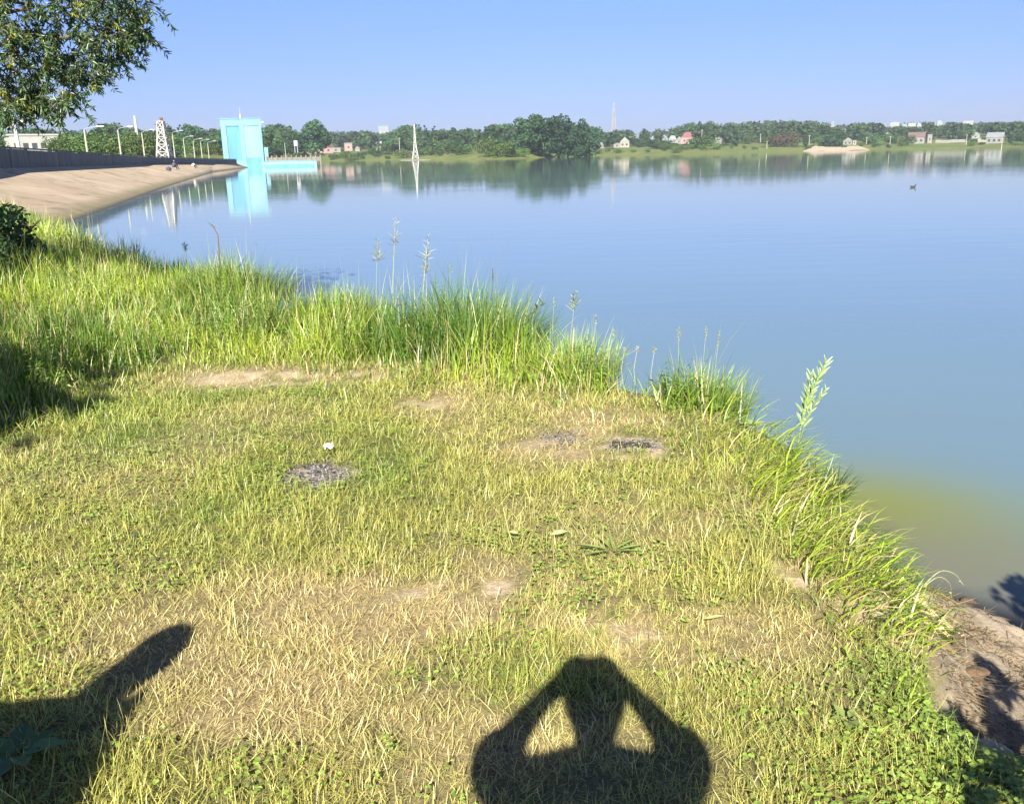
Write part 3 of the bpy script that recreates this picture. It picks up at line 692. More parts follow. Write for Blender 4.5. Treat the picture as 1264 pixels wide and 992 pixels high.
for kind, cnt, nl in (('round', 5, 2400), ('tall', 3, 1700), ('bush', 3, 1300), ('cone', 2, 900), ('clump', 3, 3600)):
    PROTO[kind] = []
    for i in range(cnt):
        v, f, s, c = far_crown(kind, nl, 50 + i * 7 + len(kind) * 100)
        cm = np_mesh('far_crown', v, f, s, c, [FARLEAF])
        tm = MB(); hgt = .5 if kind != 'bush' else .3
        tm.tube([(0, 0, -.03), (.006, 0, hgt * .5), (0, .008, hgt)], [.022, .016, .008], 6)
        for q in range(3):
            a = q * 2.1 + i; tm.tube([(0, 0, hgt * .6), (.1 * math.cos(a), .1 * math.sin(a), hgt * 1.15)], [.01, .004], 4)
        to = tm.build('trunk', BARK); tmesh = to.data; bpy.data.objects.remove(to)
        PROTO[kind].append((cm, tmesh))
def far_tree(kind, loc, H, wide, label, group=None, name='tree'):
    cm, tm = random.choice(PROTO[kind]); o = thing(name, loc, label, 'tree' if kind != 'bush' else 'bush', group, random.uniform(0, 6.28))
    o.scale = (H * wide, H * wide, H)
    link('crown', cm, o); link('trunk', tm, o); return o
TOPX = [-60, 0, 40, 75, 100, 130, 150, 180, 230, 280, 330, 350, 385, 400, 420, 440, 470, 485, 500, 510, 540, 560, 580, 592, 610, 632, 640, 735, 750, 770, 800, 830, 850, 880, 900, 960, 1000, 1025, 1040, 1060, 1100, 1150, 1200, 1264, 1400]
TOPY = [160, 160, 155, 160, 160, 152, 150, 160, 152, 155, 153, 150, 150, 146, 155, 152, 156, 158, 155, 152, 155, 152, 156, 158, 152, 151, 157, 158, 160, 158, 158, 155, 150, 148, 149, 147, 148, 151, 152, 150, 151, 149, 150, 149, 149]
ZONES = [(-99, 120, 'left of the lamp posts'), (120, 275, 'behind the lamp posts'), (275, 420, 'right behind the gate tower'), (420, 510, 'left of the slender pylon'), (510, 640, 'right of the slender pylon'),
         (640, 740, 'around the tall dark clump'), (740, 840, 'below and right of the radio mast'), (840, 940, 'behind the red roofed house'), (940, 1030, 'behind the left half of the beach'), (1030, 1120, 'behind the right half of the beach'), (1120, 1200, 'above the long white fence'), (1200, 1500, 'at the right end of the far bank')]
def zone(px): return next(z[2] for z in ZONES if z[0] <= px < z[1])
def house_cap(px, D, hw, z0):
    c = 99.0
    for a, b, yb, d in HOUSE_ZONES:
        if D < d + 6 and a - hw * .6 < px < b + hw * .6: c = min(c, at(px, yb - .6, D).z - z0)
    return c
def put(px, D, kind, yt=None, H=None, wide=1.0):
    a = ang_px(px); b = far_pt(px, D)
    lim = at(px, float(np.interp(px, TOPX, TOPY)) + .5, D).z - b.z
    if yt is not None: H = at(px, yt, D).z - b.z
    H = min(H, lim)
    if H < 2.2: return
    ytop = proj(b.x, b.y, b.z + H)[1]; hw = H * wide * .3 * 1122 / D
    hc_ = house_cap(px, D, hw, b.z)
    if hc_ < 2.2: return
    if hc_ < H: wide = min(wide * H / hc_, 2.0); H = hc_; kind = 'bush' if H < 6 else kind
    z = zone(px)
    if kind == 'bush': far_tree('bush', b, H, wide, 'bush on the far bank ' + z, 'bushes ' + z, 'bush')
    else: far_tree(kind, b, H, wide, {'round': 'round leafy tree ', 'tall': 'upright leafy tree ', 'cone': 'dark pointed conifer '}[kind] + 'in the far wood ' + z, {'round': 'round trees ', 'tall': 'upright trees ', 'cone': 'conifers '}[kind] + z)
px = -40.0
while px < 1310:                                     # skyline row
    D = (470 if px < 330 else 640 if px < 640 else 720 if px < 840 else 900) + random.uniform(-50, 80)
    put(px, D, random.choice(['round', 'round', 'round', 'tall', 'cone']), yt=float(np.interp(px, TOPX, TOPY)) + random.choice([0, .5, 1, 2, 4, 5]), wide=random.uniform(1.0, 1.5))
    px += random.uniform(8.5, 13)
px = -30.0
while px < 1310:                                     # middle row
    D = max((360 if px < 330 else 520 if px < 640 else 600), shore(ang_px(px)) + 60) + random.uniform(-10, 60)
    if 395 < px < 470 or 740 < px < 800 or 880 < px < 950: D += 70
    base_y = proj(*far_pt(px, D))[1]; ty = float(np.interp(px, TOPX, TOPY))
    put(px, D, random.choice(['round', 'round', 'tall', 'bush']), yt=ty + (base_y - ty) * random.uniform(.3, .55), wide=random.uniform(1.1, 1.6))
    px += random.uniform(9, 15)
px = -20.0
while px < 1310:                                     # bushes on the bank
    D = shore(ang_px(px)) + random.uniform(14, 75) + (60 if px < 330 else 0)
    put(px, D, 'bush', H=random.uniform(2.3, 4.5) * (1.6 if px < 330 or 480 < px < 640 else 1.0), wide=random.uniform(1.0, 1.5))
    px += random.uniform(11, 21)
def special(px, yt, D, kind, wide, label, cat=None):
    b = far_pt(px, D); return far_tree(kind, b, at(px, yt, D).z - b.z, wide, label, None, 'bush' if kind == 'bush' else 'tree')
special(652, 141, 470, 'clump', 1.2, 'large dark tree at the left of the tall clump on the skyline')
special(671, 139.5, 480, 'clump', 1.15, 'tallest dark tree in the middle of the tall clump on the skyline')
special(690, 141, 475, 'clump', 1.15, 'broad dark tree in the right half of the tall clump')
special(713, 145, 480, 'clump', .9, 'separate dark tree just right of the tall clump')
special(728, 151, 490, 'clump', .9, 'smaller dark tree at the right end of the tall clump')
special(622, 170, 425, 'bush', 1.05, 'dense green bush overhanging the water at the left of the tall clump')
special(606, 166, 440, 'bush', 1.0, 'broad light green bush behind the dense bush at the water')
special(715, 180, 560, 'bush', .85, 'small dark bush at the waterline below the tall clump')
special(645, 181, 432, 'bush', 1.2, 'pale low bush at the waterline between the dense bush and the clump')
special(424, 186, 640, 'bush', .9, 'dark rounded bush on the green bank below the small square pinkish house')
special(464, 180, 640, 'bush', 1.1, 'dark bush in front of the house with the pale green roof')
special(1028, 158, 690, 'clump', 1.35, 'large dark rounded tree behind the left part of the beach')
special(392, 147, 520, 'round', 1.1, 'tall dark tree standing out on the skyline right of the gate tower')
# reddish bare thicket
rb = far_crown('bush', 1100, 991); rcol = rb[3] * 0 + np.array([.105, .082, .055]) * rng.uniform(.7, 1.3, (len(rb[3]) // 6, 1)).repeat(6, 0)
for i, (px, yt, lab) in enumerate([(962, 161, 'reddish brown bush left in the brown thicket'), (976, 159, 'reddish brown bush right in the brown thicket')]):
    b = far_pt(px, 720); o = thing('brown_bush', b, lab + ' behind the far meadow', 'bush'); H = at(px, yt, 720).z - b.z; o.scale = (H, H, H)
    link('crown', np_mesh('brown_crown', rb[0], rb[1], rb[2], rcol, [FARLEAF]), o); link('trunk', PROTO['bush'][0][1], o)
# wooded ridge that reads as one mass
pp = []
for px in np.arange(-40, 1320, 4.0):
    for q in range(6):
        D = random.choice([random.uniform(1000, 1400) if px > 840 else random.uniform(820, 1050), random.uniform(max(shore(ang_px(px)) + 110, 560), 950)]); a = ang_px(px + random.uniform(-2, 2)); z0 = float(zt(a, D))
        lim = at(px, float(np.interp(px, TOPX, TOPY)) + random.uniform(.3, 4), D).z - z0
        if lim < 2.5: continue
        H = min(lim, random.uniform(9, 17)); v, f, s, c = far_crown(random.choice(['round', 'tall', 'round']), 110, random.randrange(9999))
        vv = v * np.array([H * 1.2, H * 1.2, H]); vv = v.reshape(-1, 6, 3); ctr = vv.mean(1, keepdims=True); vv = (ctr + (vv - ctr) * 2.6).reshape(-1, 3) * np.array([H * 1.25, H * 1.25, H])
        ytop = proj(D * math.sin(a), D * math.cos(a), z0 + H)[1]
        hc_ = house_cap(px, D, 3, z0)
        if hc_ < H:
            if hc_ < 2.2: continue
            vv = vv * np.array([.7, .7, hc_ / H])
        pp.append((vv + np.array([D * math.sin(a), D * math.cos(a), z0]), f, s, c * random.uniform(.8, 1.2)))
o = build_np('far_wood', pp, FARLEAF); tag(o, 'continuous dark wood covering the ridge along the skyline', 'woodland', kind='stuff')

# ------------------------------------------------------------------ lawn
def camspan(y): return .60 * y + .25
def sample_lawn(n, x0, x1, y0, y1, wfun):
    x = rng.uniform(x0, x1, n); y = rng.uniform(y0, y1, n); keep = rng.uniform(0, 1, n) < wfun(x, y)
    return x[keep], y[keep]
def visible_w(x, y): return np.where((np.abs(x) < .66 * y + .5) & (y > 1.5), 1.0, .08)
FRONT = np.array([(-9, 4.2), (-4.2, 4.6), (-3.2, 5.2), (-2.7, 6.6), (-2.3, 6.95), (-.9, 6.5), (.05, 6.1), (.6, 5.5), (.9, 5.05), (1.15, 4.6), (1.32, 4.1), (1.36, 3.6), (1.33, 2.75), (1.3, 2.3)])
def tallness(x, y):
    """0 on the lawn, rising into the tall grass at the bank"""
    i = np.argmin((x[:, None] - FRONT[None, :, 0]) ** 2 + (y[:, None] - FRONT[None, :, 1]) ** 2, 1)
    dmin = np.full(len(x), 9.0); sg = np.ones(len(x))
    for (ax, ay), (bx_, by_) in zip(FRONT[:-1], FRONT[1:]):
        dx, dy = bx_ - ax, by_ - ay; t_ = np.clip(((x - ax) * dx + (y - ay) * dy) / (dx * dx + dy * dy), 0, 1)
        d_ = np.hypot(x - ax - t_ * dx, y - ay - t_ * dy); cr = dx * (y - ay) - dy * (x - ax)
        u_ = d_ < dmin - 1e-9; dmin = np.where(u_, d_, dmin); sg = np.where(u_, np.where(cr > 0, 1, -1), sg)
    return dmin * sg
GREEN = np.array([.185, .305, .034]); YEL = np.array([.45, .445, .105]); STRW = np.array([.66, .55, .26]); DEEP = np.array([.06, .125, .022])
def lawn_colour(x, y, n):
    d = np.clip(dryness(x, y) * .95 + rng.uniform(-.3, .3, n), 0, 1)[:, None]
    lush = smooth(.5, 1.0, fbm(x, y, .7, 51, 3) + rng.uniform(-.25, .25, n) + .35 * smooth(.2, -2.2, x) * smooth(3.2, 5, y) + .35 * smooth(.5, 1.2, x) * (1 - smooth(2.2, 3.4, y)))[:, None]
    c = YEL * (1 - lush) + GREEN * lush; c = c * (1 - d) + STRW * d
    return c * rng.uniform(.5, 1.3, n)[:, None]
x, y = sample_lawn(1750000, -6.5, 2.3, .3, 8.2, lambda x, y: visible_w(x, y) * np.clip((2.9 / np.maximum(y, 1.6)) ** 1.2, .18, 1))
s_ = sdist(x, y); tl = tallness(x, y)
keep = (s_ < -.01 - .05 * rng.uniform(0, 1, len(x))) & (tl < .35) & (rng.uniform(0, 1, len(x)) > bareness(x, y) * .8) & (rng.uniform(0, 1, len(x)) > ashness(x, y) * 1.6)
clump = fbm(x, y, .10, 61, 2); keep &= rng.uniform(0, 1, len(x)) < .35 + 1.1 * smooth(.3, .65, clump)
x, y = x[keep], y[keep]; n = len(x); dr = dryness(x, y)
print('lawn blades', n)
col = lawn_colour(x, y, n); D_ = np.hypot(x, y); br_ = bareness(x, y)
Ln = rng.gamma(6, .0066, n) * (1.1 - .45 * dr) * (.8 + .5 * smooth(.35, .7, fbm(x, y, .5, 63))) + .012
Ln *= np.where(rng.uniform(0, 1, n) < .05, 1.8, 1.0) * (.7 + .7 * fbm(x, y, .16, 64))
lean = np.clip(rng.normal(1.05, .42, n) + .25 * dr, .0, 1.5); curl = rng.normal(.5, .9, n); flat = br_ > .25; lean = np.where(flat, rng.uniform(1.2, 1.52, n), lean); curl = np.where(flat, .05, curl); Ln = np.where(flat, Ln * .8, Ln)
az = rng.uniform(0, 2 * math.pi, n) * .92 + 6.28 * fbm(x, y, .25, 65)
Wd = np.maximum(rng.uniform(.0014, .0030, n), D_ * .00055)
P = np.stack([x, y, gz(x, y) - .004], 1)
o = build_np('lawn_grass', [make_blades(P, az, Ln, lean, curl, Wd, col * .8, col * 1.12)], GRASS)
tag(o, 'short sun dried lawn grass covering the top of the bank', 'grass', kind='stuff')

# clover
x, y = sample_lawn(30000, .2, 2.2, 1.2, 3.6, lambda x, y: np.clip(smooth(.35, 1.1, x - .75 * (y - 1.7)) * smooth(.35, .55, fbm(x, y, .3, 71) + .25 * (1 - smooth(1.9, 2.5, y))), 0, 1))
keep = sdist(x, y) < -.02; x, y = x[keep], y[keep]
x2, y2 = sample_lawn(60000, -5, 1.6, 1.6, 6.6, lambda x, y: visible_w(x, y) * (.12 + .6 * smooth(.5, .7, fbm(x, y, .35, 73) + .15 * smooth(.5, -2.5, x))))
k2 = (sdist(x2, y2) < -.05) & (bareness(x2, y2) < .2) & (dryness(x2, y2) < .5); x = np.concatenate([x, x2[k2]]); y = np.concatenate([y, y2[k2]])
n = len(x); zc = gz(x, y) + rng.uniform(.012, .045, n); parts = []
a0 = rng.uniform(0, 6.28, n); tiltv = np.stack([rng.normal(0, .3, n), rng.normal(0, .3, n), np.ones(n)], 1)
cc = (np.array([.24, .35, .07]) * rng.uniform(.7, 1.3, (n, 1))) + np.array([.05, .045, .0]) * rng.uniform(0, 1, (n, 1))
szc = rng.uniform(.006, .011, n)
for q in range(3):
    a = a0 + q * 2.094; dv = np.stack([np.cos(a), np.sin(a), rng.normal(.05, .15, n)], 1)
    parts.append(make_leaves(np.stack([x, y, zc], 1), dv, tiltv, szc, szc * 1.15, cc * rng.uniform(.9, 1.1, (n, 1)), .08))
print('clover', n)
o = build_np('clover', parts, LEAF); tag(o, 'low clover growing through the lawn at the lower right', 'clover', kind='stuff')

# straws and crumbs lying on the bare mud
x, y = sample_lawn(9000, 1.2, 2.3, 1.9, 3.9, lambda x, y: smooth(-.02, .08, sdist(x, y)) * (1 - smooth(.45, .72, sdist(x, y))) * smooth(.35, .6, fbm(x, y, .2, 77)))
n = len(x); P = np.stack([x, y, gz(x, y) + .003], 1)
cc = np.where(rng.uniform(0, 1, (n, 1)) < .6, np.array([.40, .31, .17]), np.array([.10, .07, .04])) * rng.uniform(.6, 1.3, (n, 1))
pa = make_blades(P, rng.normal(-.5, .9, n), rng.gamma(3, .018, n) + .01, rng.uniform(1.45, 1.75, n), rng.normal(0, .3, n), rng.uniform(.002, .0045, n), cc)
m2 = 1500; k_ = rng.integers(0, n, m2)
pb = make_leaves(P[k_] + rng.normal(0, .01, (m2, 3)) * np.array([1, 1, .1]), unit(m2), unit(m2) + np.array([0, 0, 1.]), rng.uniform(.006, .016, m2), rng.uniform(.005, .012, m2), np.array([[.16, .11, .065]]) * rng.uniform(.5, 1.6, (m2, 1)), .3)
o = build_np('mud_litter', [pa, pb], GRASS); tag(o, 'bits of dry straw and crumbled earth strewn over the mud', 'straw', kind='stuff')
x, y = sample_lawn(90000, -1.6, 1.2, 3.6, 5.4, lambda x, y: ashness(x, y) * .9)
n = len(x); P = np.stack([x, y, gz(x, y) + .004], 1); g_ = rng.choice([.06, .13, .20, .25, .30], n)[:, None]
o = build_np('charcoal_crumbs', [make_leaves(P, unit(n) * np.array([1, 1, .4]), unit(n) + np.array([0, 0, .6]), rng.uniform(.005, .02, n), rng.uniform(.004, .012, n), g_ * np.array([[1, .96, .9]]), .3)], GRASS)
tag(o, 'crumbs of charcoal and ash scattered over the old fire spots', 'ash', kind='stuff')

# ------------------------------------------------------------------ tall bank grass
HPX = [-100, 0, 60, 100, 160, 200, 240, 290, 335, 352, 370, 420, 480, 530, 580, 640, 665, 700, 735, 765, 800, 830, 870, 905, 940, 985, 1010, 1040, 1150]
HH = [.5, .5, .5, .46, .42, .32, .36, .55, .42, .15, .40, .46, .48, .62, .70, .62, .42, .50, .42, .24, .24, .42, .50, .44, .36, .34, .3, .22, .2]
def px_of(x, y): return proj(x, y, np.full(len(x), .5))[0]
x, y = sample_lawn(1300000, -22, 2.0, 2.2, 34, lambda x, y: np.where((np.abs(x) < .68 * y + 1) & (y > .2), 1, .0) * np.clip((7.0 / np.maximum(y, 4)) ** 1.35, .05, 1))
s_ = sdist(x, y); tl = tallness(x, y)
ok = (s_ < .16 * rng.uniform(0, 1, len(x)) * np.where((x > 1) & (y < 3), 0, 1)) & ~((x > 1.2) & (y < 2.55)) & (tl > -.25); x, y, s_, tl = x[ok], y[ok], s_[ok], tl[ok]
ramp = smooth(-.25, 1.0, tl) * .75 + .25 * smooth(-1.1, -.1, s_)
lump = fbm(x, y, .55, 81, 2); hl = np.interp(px_of(x, y), HPX, HH)
hfield = np.maximum(.07, hl * (.25 + .85 * ramp) * (.55 + .8 * lump))
dens = rng.uniform(0, 1, len(x)) < (.30 + .6 * smooth(.35, .7, lump)) * np.where(bareness(x, y) > .3, .15, 1) * np.where((px_of(x, y) > 740) & (px_of(x, y) < 815) & (s_ > -.3), .35, 1) * np.where(tl < .1, .5, 1) + .9 * ((x > 1.1) & (y < 4.3) & (y > 2.6))
x, y, s_, tl, hfield, lump = x[dens], y[dens], s_[dens], tl[dens], hfield[dens], lump[dens]; n = len(x)
print('tall blades', n)
deep = np.clip(smooth(.35, .65, fbm(x, y, .8, 83)) * .85 + .6 * smooth(-.9, 0, s_) + rng.uniform(-.35, .35, n), 0, 1)[:, None]
right_e0 = (x > 1.1) & (y < 5.2)
BRT = np.array([.35, .46, .04]); MID = np.array([.085, .185, .022])
col = (BRT * (1 - deep) + MID * deep); strw = (rng.uniform(0, 1, n) < .10 + .15 * smooth(.3, 0, tl))[:, None]
col = np.where(right_e0[:, None] & (rng.uniform(0, 1, (n, 1)) < .6), BRT, col); col = np.where(strw, STRW * .85, col) * rng.uniform(.7, 1.25, (n, 1))
Ln = hfield * rng.uniform(.55, 1.2, n); lean = np.clip(rng.normal(.22, .17, n), 0, 1.1); curl = rng.normal(.55, .4, n)
az = rng.uniform(0, 6.283, n)
right_edge = (x > 1.1) & (y < 5.2)
az = np.where(right_edge, rng.normal(-.35, .7, n), az); lean = np.where(right_edge, lean + .2, lean); curl = np.where(right_edge, curl + .7, curl); strw[right_edge] = False; Ln = np.where(right_edge, np.maximum(Ln, rng.uniform(.10, .24, n)), Ln)
D_ = np.hypot(x, y); Wd = np.maximum(rng.uniform(.004, .008, n), D_ * .0008)
P = np.stack([x, y, gz(x, y) - .01], 1)
bent = (rng.uniform(0, 1, n) < .07) & ~right_edge; Ln = np.where(bent, Ln * 1.25, Ln); curl = np.where(bent, rng.uniform(1.3, 2.4, n), curl)
ns = min(2600, n); ks_ = rng.choice(n, ns, replace=False); ks_ = ks_[(~right_edge[ks_]) & (tl[ks_] > .5)]; ns = len(ks_)
stm = make_blades(P[ks_], rng.uniform(0, 6.283, ns), hfield[ks_] * rng.uniform(1.1, 1.65, ns), np.abs(rng.normal(0, .14, ns)), rng.normal(.25, .25, ns), np.maximum(.0022, D_[ks_] * .0005), np.where(rng.uniform(0, 1, (ns, 1)) < .5, np.array([.40, .38, .16]), np.array([.24, .30, .06])))
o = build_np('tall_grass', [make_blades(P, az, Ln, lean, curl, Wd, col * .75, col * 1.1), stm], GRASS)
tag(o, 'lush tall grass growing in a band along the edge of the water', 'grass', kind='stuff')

# leafy weeds mixed into the tall grass
x, y = sample_lawn(9000, -9, 1.2, 4.4, 14, lambda x, y: np.where(np.abs(x) < .68 * y + .6, 1, 0) * smooth(.40, .62, fbm(x, y, .8, 91) + .18 * smooth(-1.6, -3.2, x) * (1 - smooth(7, 9.5, y))))
k_ = (tallness(x, y) > .15) & (sdist(x, y) < -.1) & (bareness(x, y) < .2); x, y = x[k_], y[k_]; n = len(x); hw_ = np.interp(px_of(x, y), HPX, HH) * rng.uniform(.35, .95, n); parts = []
bz = gz(x, y); ln_ = rng.normal(0, .12, (n, 2))
for q in range(9):
    kk = .25 + .75 * (q + rng.uniform(0, 1, n)) / 9; a = rng.uniform(0, 6.283, n)
    P = np.stack([x + ln_[:, 0] * kk * hw_, y + ln_[:, 1] * kk * hw_, bz + kk * hw_], 1)
    dv = np.stack([np.cos(a), np.sin(a), rng.normal(.25, .3, n)], 1); sz_ = rng.uniform(.025, .06, n) * (1.15 - .5 * kk)
    parts.append(make_leaves(P, dv, unit(n) * .5 + np.array([0, 0, 1.]), sz_, sz_ * rng.uniform(.28, .5, n), np.array([[.12, .22, .035]]) * rng.uniform(.5, 1.7, (n, 1)) + np.array([[.06, .05, 0]]) * rng.uniform(0, 1, (n, 1))))
parts.append(make_blades(np.stack([x, y, bz - .01], 1), np.arctan2(ln_[:, 1], ln_[:, 0]), hw_ * 1.05, np.hypot(ln_[:, 0], ln_[:, 1]), np.zeros(n), np.full(n, .005), np.full((n, 3), .1) * np.array([1.3, 1.6, .5])))
print('weeds', n)
o = build_np('leafy_weeds', parts, LEAF); tag(o, 'leafy weeds growing among the tall grass along the bank', 'weeds', kind='stuff')
# sedge tussocks with a shape of their own
def tussock(px, py, R, n, H, col, label, lean_=.25):
    b = on_z(px, py, .5); b.z = float(gz(np.array([b.x]), np.array([b.y]))[0])
    r = R * np.sqrt(rng.uniform(0, 1, n)); a = rng.uniform(0, 6.283, n)
    P = np.stack([r * np.cos(a), r * np.sin(a) * .8, np.full(n, -.02)], 1)
    Ln = H * rng.uniform(.55, 1.12, n) * (1 - .3 * (r / R) ** 2); c = np.where(rng.uniform(0, 1, (n, 1)) < .22, np.array([.34, .38, .07]), col) * rng.uniform(.6, 1.35, (n, 1))
    o = build_np('sedge_tussock', [make_blades(P, a + rng.normal(0, .5, n), Ln, np.clip(rng.normal(lean_ * .3, .14, n) + lean_ * .5 * r / R, 0, 1), rng.normal(.6, .5, n), rng.uniform(.004, .0075, n), c * .7, c * 1.1)], GRASS)
    o.location = b; return tag(o, label, 'grass tussock')
tussock(588, 431, .55, 2600, .84, np.array([.085, .19, .04]), 'largest dark green sedge tussock on the bank in the middle of the tall grass')
tussock(288, 374, .7, 1500, .62, np.array([.10, .19, .035]), 'rounded green grass tussock below the gate tower reflection')
tussock(868, 492, .30, 700, .44, np.array([.16, .26, .045]), 'bright green spiky tussock right of the thin pale stalks')
tussock(1012, 592, .12, 240, .25, np.array([.05, .10, .03]), 'small dark tussock at the water below the silvery sapling', .5)

tussock(425, 402, .45, 1000, .52, np.array([.12, .22, .035]), 'green grass tussock between the rounded one and the largest dark sedge tussock')
tussock(205, 358, .6, 1000, .42, np.array([.12, .22, .035]), 'low green grass tussock left of the rounded one')
tussock(705, 460, .36, 600, .50, np.array([.26, .37, .055]), 'light yellow green tussock just right of the largest dark sedge tussock')
# ------------------------------------------------------------------ seed stalks
def gpt(px, py, z=.5):
    b = on_z(px, py, z); b.z = float(gz(np.array([b.x]), np.array([b.y]))[0]); return b
def seed_stalk(pxb, pyb, pxt, pyt, kind, label, col, group=None):
    b = gpt(pxb, pyb); D = b.xy.length; tp_ = at(pxt, pyt, D) - b; o = thing('seed_stalk', b, label, 'grass stalk', group)
    bend = Vector((.02, 0, 0)); sk_ = max(1, D / 6.5); MB().tube([(0, 0, 0), tp_ * .5 - bend, tp_], [.002 * sk_, .0016 * sk_, .0012 * sk_], 5).build('stem', STALKM[col], o)
    n = 45; tt = rng.uniform(.80 if kind == 'panicle' else .9, 1.02, n)
    sp = .055 if kind == 'panicle' else .018
    q_ = np.sort(rng.choice(9, n)); tt = np.linspace(.80 if kind == 'panicle' else .9, 1.0, 9)[q_]; P = np.array(tp_)[None] * tt[:, None]
    c = np.array(STALKC[col])[None] * rng.uniform(.8, 1.2, (n, 1))
    ln_ = rng.uniform(.3, 1, n) * (.075 * (1.12 - tt) * 5 if kind == 'panicle' else .022); sh_ = build_np('seed_head', [make_leaves(P, unit(n) + np.array([0, 0, .9]), unit(n), ln_, np.full(n, .0042 if kind == 'panicle' else .004), c)], LEAF, o)
    bm = bmesh.new(); bm.from_mesh(sh_.data); bmesh.ops.remove_doubles(bm, verts=bm.verts, dist=1e-5); ax_ = []
    for t_ in np.linspace(.80 if kind == 'panicle' else .9, 1.0, 9): ax_.append(min(bm.verts, key=lambda v: (v.co - tp_ * float(t_)).length))
    for v0, v1 in zip(ax_[:-1], ax_[1:]):
        if v0 is not v1 and bm.edges.get((v0, v1)) is None: bm.edges.new((v0, v1))
    bm.to_mesh(sh_.data); bm.free(); return o
STALKC = {'pale': (.30, .33, .17), 'green': (.2, .28, .09), 'white': (.40, .42, .30), 'brown': (.12, .09, .05)}
STALKM = {k: plain(k + '_stem', v, .7, .2, 60) for k, v in STALKC.items()}
for pb, pt, kd, lab, cl_ in [((468, 420), (466, 296), 'panicle', 'pale seed stalk left of the tallest pair above the tall grass', 'pale'), ((487, 425), (488, 272), 'panicle', 'tallest pale seed stalk above the tall grass, its top over open water', 'white'),
        ((522, 425), (528, 292), 'panicle', 'pale seed stalk right of the tallest one', 'white'), ((520, 425), (526, 318), 'panicle', 'shorter pale seed stalk under the right one', 'pale'), ((490, 420), (486, 308), 'spike', 'straight green stalk directly below the tallest seed head', 'green'),
        ((685, 455), (684, 368), 'spike', 'left one of the thin stalks right of the large sedge tussock', 'pale'), ((706, 460), (710, 362), 'panicle', 'tallest thin stalk right of the large sedge tussock', 'pale'), ((733, 470), (737, 390), 'spike', 'thin pale stalk left of the sparse patch of stalks', 'pale'),
        ((752, 475), (757, 408), 'spike', 'pale stalk at the start of the sparse patch', 'white'), ((770, 476), (771, 430), 'spike', 'short pale stalk second in the sparse patch', 'white'), ((785, 478), (787, 428), 'spike', 'pale stalk in the middle of the sparse patch', 'white'), ((806, 480), (808, 430), 'spike', 'pale stalk at the right end of the sparse patch', 'white'),
        ((845, 480), (838, 405), 'spike', 'left stalk of three above the bright spiky tussock', 'pale'), ((868, 480), (872, 402), 'spike', 'middle stalk of three above the bright spiky tussock', 'pale'), ((880, 482), (888, 410), 'spike', 'right stalk of three above the bright spiky tussock', 'pale'),
        ((232, 352), (228, 300), 'panicle', 'faint pale stalk left of the bent dark reed', 'pale'), ((310, 365), (316, 296), 'spike', 'thin stalk above the rounded tussock', 'green'), ((560, 430), (556, 325), 'spike', 'thin green stalk at the left of the large sedge tussock', 'green'), ((612, 435), (608, 332), 'spike', 'dark stalk leaning over the top of the large sedge tussock', 'brown')]:
    seed_stalk(*pb, *pt, kd, lab, cl_)
b = gpt(272, 372); D = b.xy.length; o = thing('reed', b, 'dark bent reed standing above the rounded tussock', 'reed')
MB().tube([(0, 0, 0), at(271, 320, D) - b, at(269, 290, D) - b, at(263, 279, D) - b, at(256, 274, D) - b], [.008, .008, .007, .005, .003], 6).build('stem', STALKM['brown'], o)
MB().tube([at(265, 281, D) - b, at(259, 276, D) - b], [.012, .006], 6).build('seed_head', STALKM['brown'], o)

# ------------------------------------------------------------------ leafy plants
def leafy(o, pts, nl, Ln, Wd, col, stem_mat, spread=.8, rad=.004):
    pts = [Vector(p) for p in pts]; MB().tube(pts, [rad * (1 - .6 * i / (len(pts) - 1)) for i in range(len(pts))], 5).build('stem', stem_mat, o)
    for i in range(nl):
        k = .25 + .75 * (i + .5) / nl; xq = k * (len(pts) - 1); j = min(int(xq), len(pts) - 2); q = pts[j].lerp(pts[j + 1], xq - j); ax = (pts[j + 1] - pts[j]).normalized()
        a = i * 2.4 + random.uniform(-.3, .3); sd = Vector((math.cos(a), math.sin(a) * .6, .1)); dv = (ax * (1 - spread * .5) + sd * spread).normalized()
        nv = Vector((random.uniform(-.4, .4), -.7, .7)); l = Ln * random.uniform(.75, 1.15) * (1.1 - .4 * k)
        v, f, s, c = make_leaves(np.array([q]), np.array([dv]), np.array([nv]), np.array([l]), np.array([Wd * l / Ln]), np.array([col]) * random.uniform(.8, 1.2))
        me = np_mesh('leaf', v, f, s, c, [LEAF]); link('leaf', me, o)
b = gpt(984, 540); D = b.xy.length; o = thing('willow_sapling', b, 'silvery green sapling with narrow upright leaves leaning over the water on the right', 'sapling')
leafy(o, [(0, 0, 0), at(991, 510, D) - b, at(1003, 480, D) - b, at(1020, 446, D) - b], 44, .085, .016, (.28, .39, .14), STALKM['green'], .55)
leafy(o, [(0, 0, 0), at(990, 515, D) - b, at(996, 490, D) - b, at(1001, 462, D) - b], 26, .075, .015, (.28, .39, .14), STALKM['green'], .5, .003)
leafy(o, [(0, 0, 0), at(994, 518, D) - b, at(1006, 498, D) - b, at(1020, 480, D) - b], 18, .07, .014, (.26, .37, .12), STALKM['green'], .5, .003)
b = gpt(640, 440); D = b.xy.length; o = thing('leafy_twig', b, 'dark leafy twig arching from the right side of the large sedge tussock', 'twig')
leafy(o, [(0, 0, 0), at(643, 410, D) - b, at(655, 388, D) - b, at(672, 372, D) - b], 10, .075, .03, (.05, .10, .03), STALKM['brown'], .8)
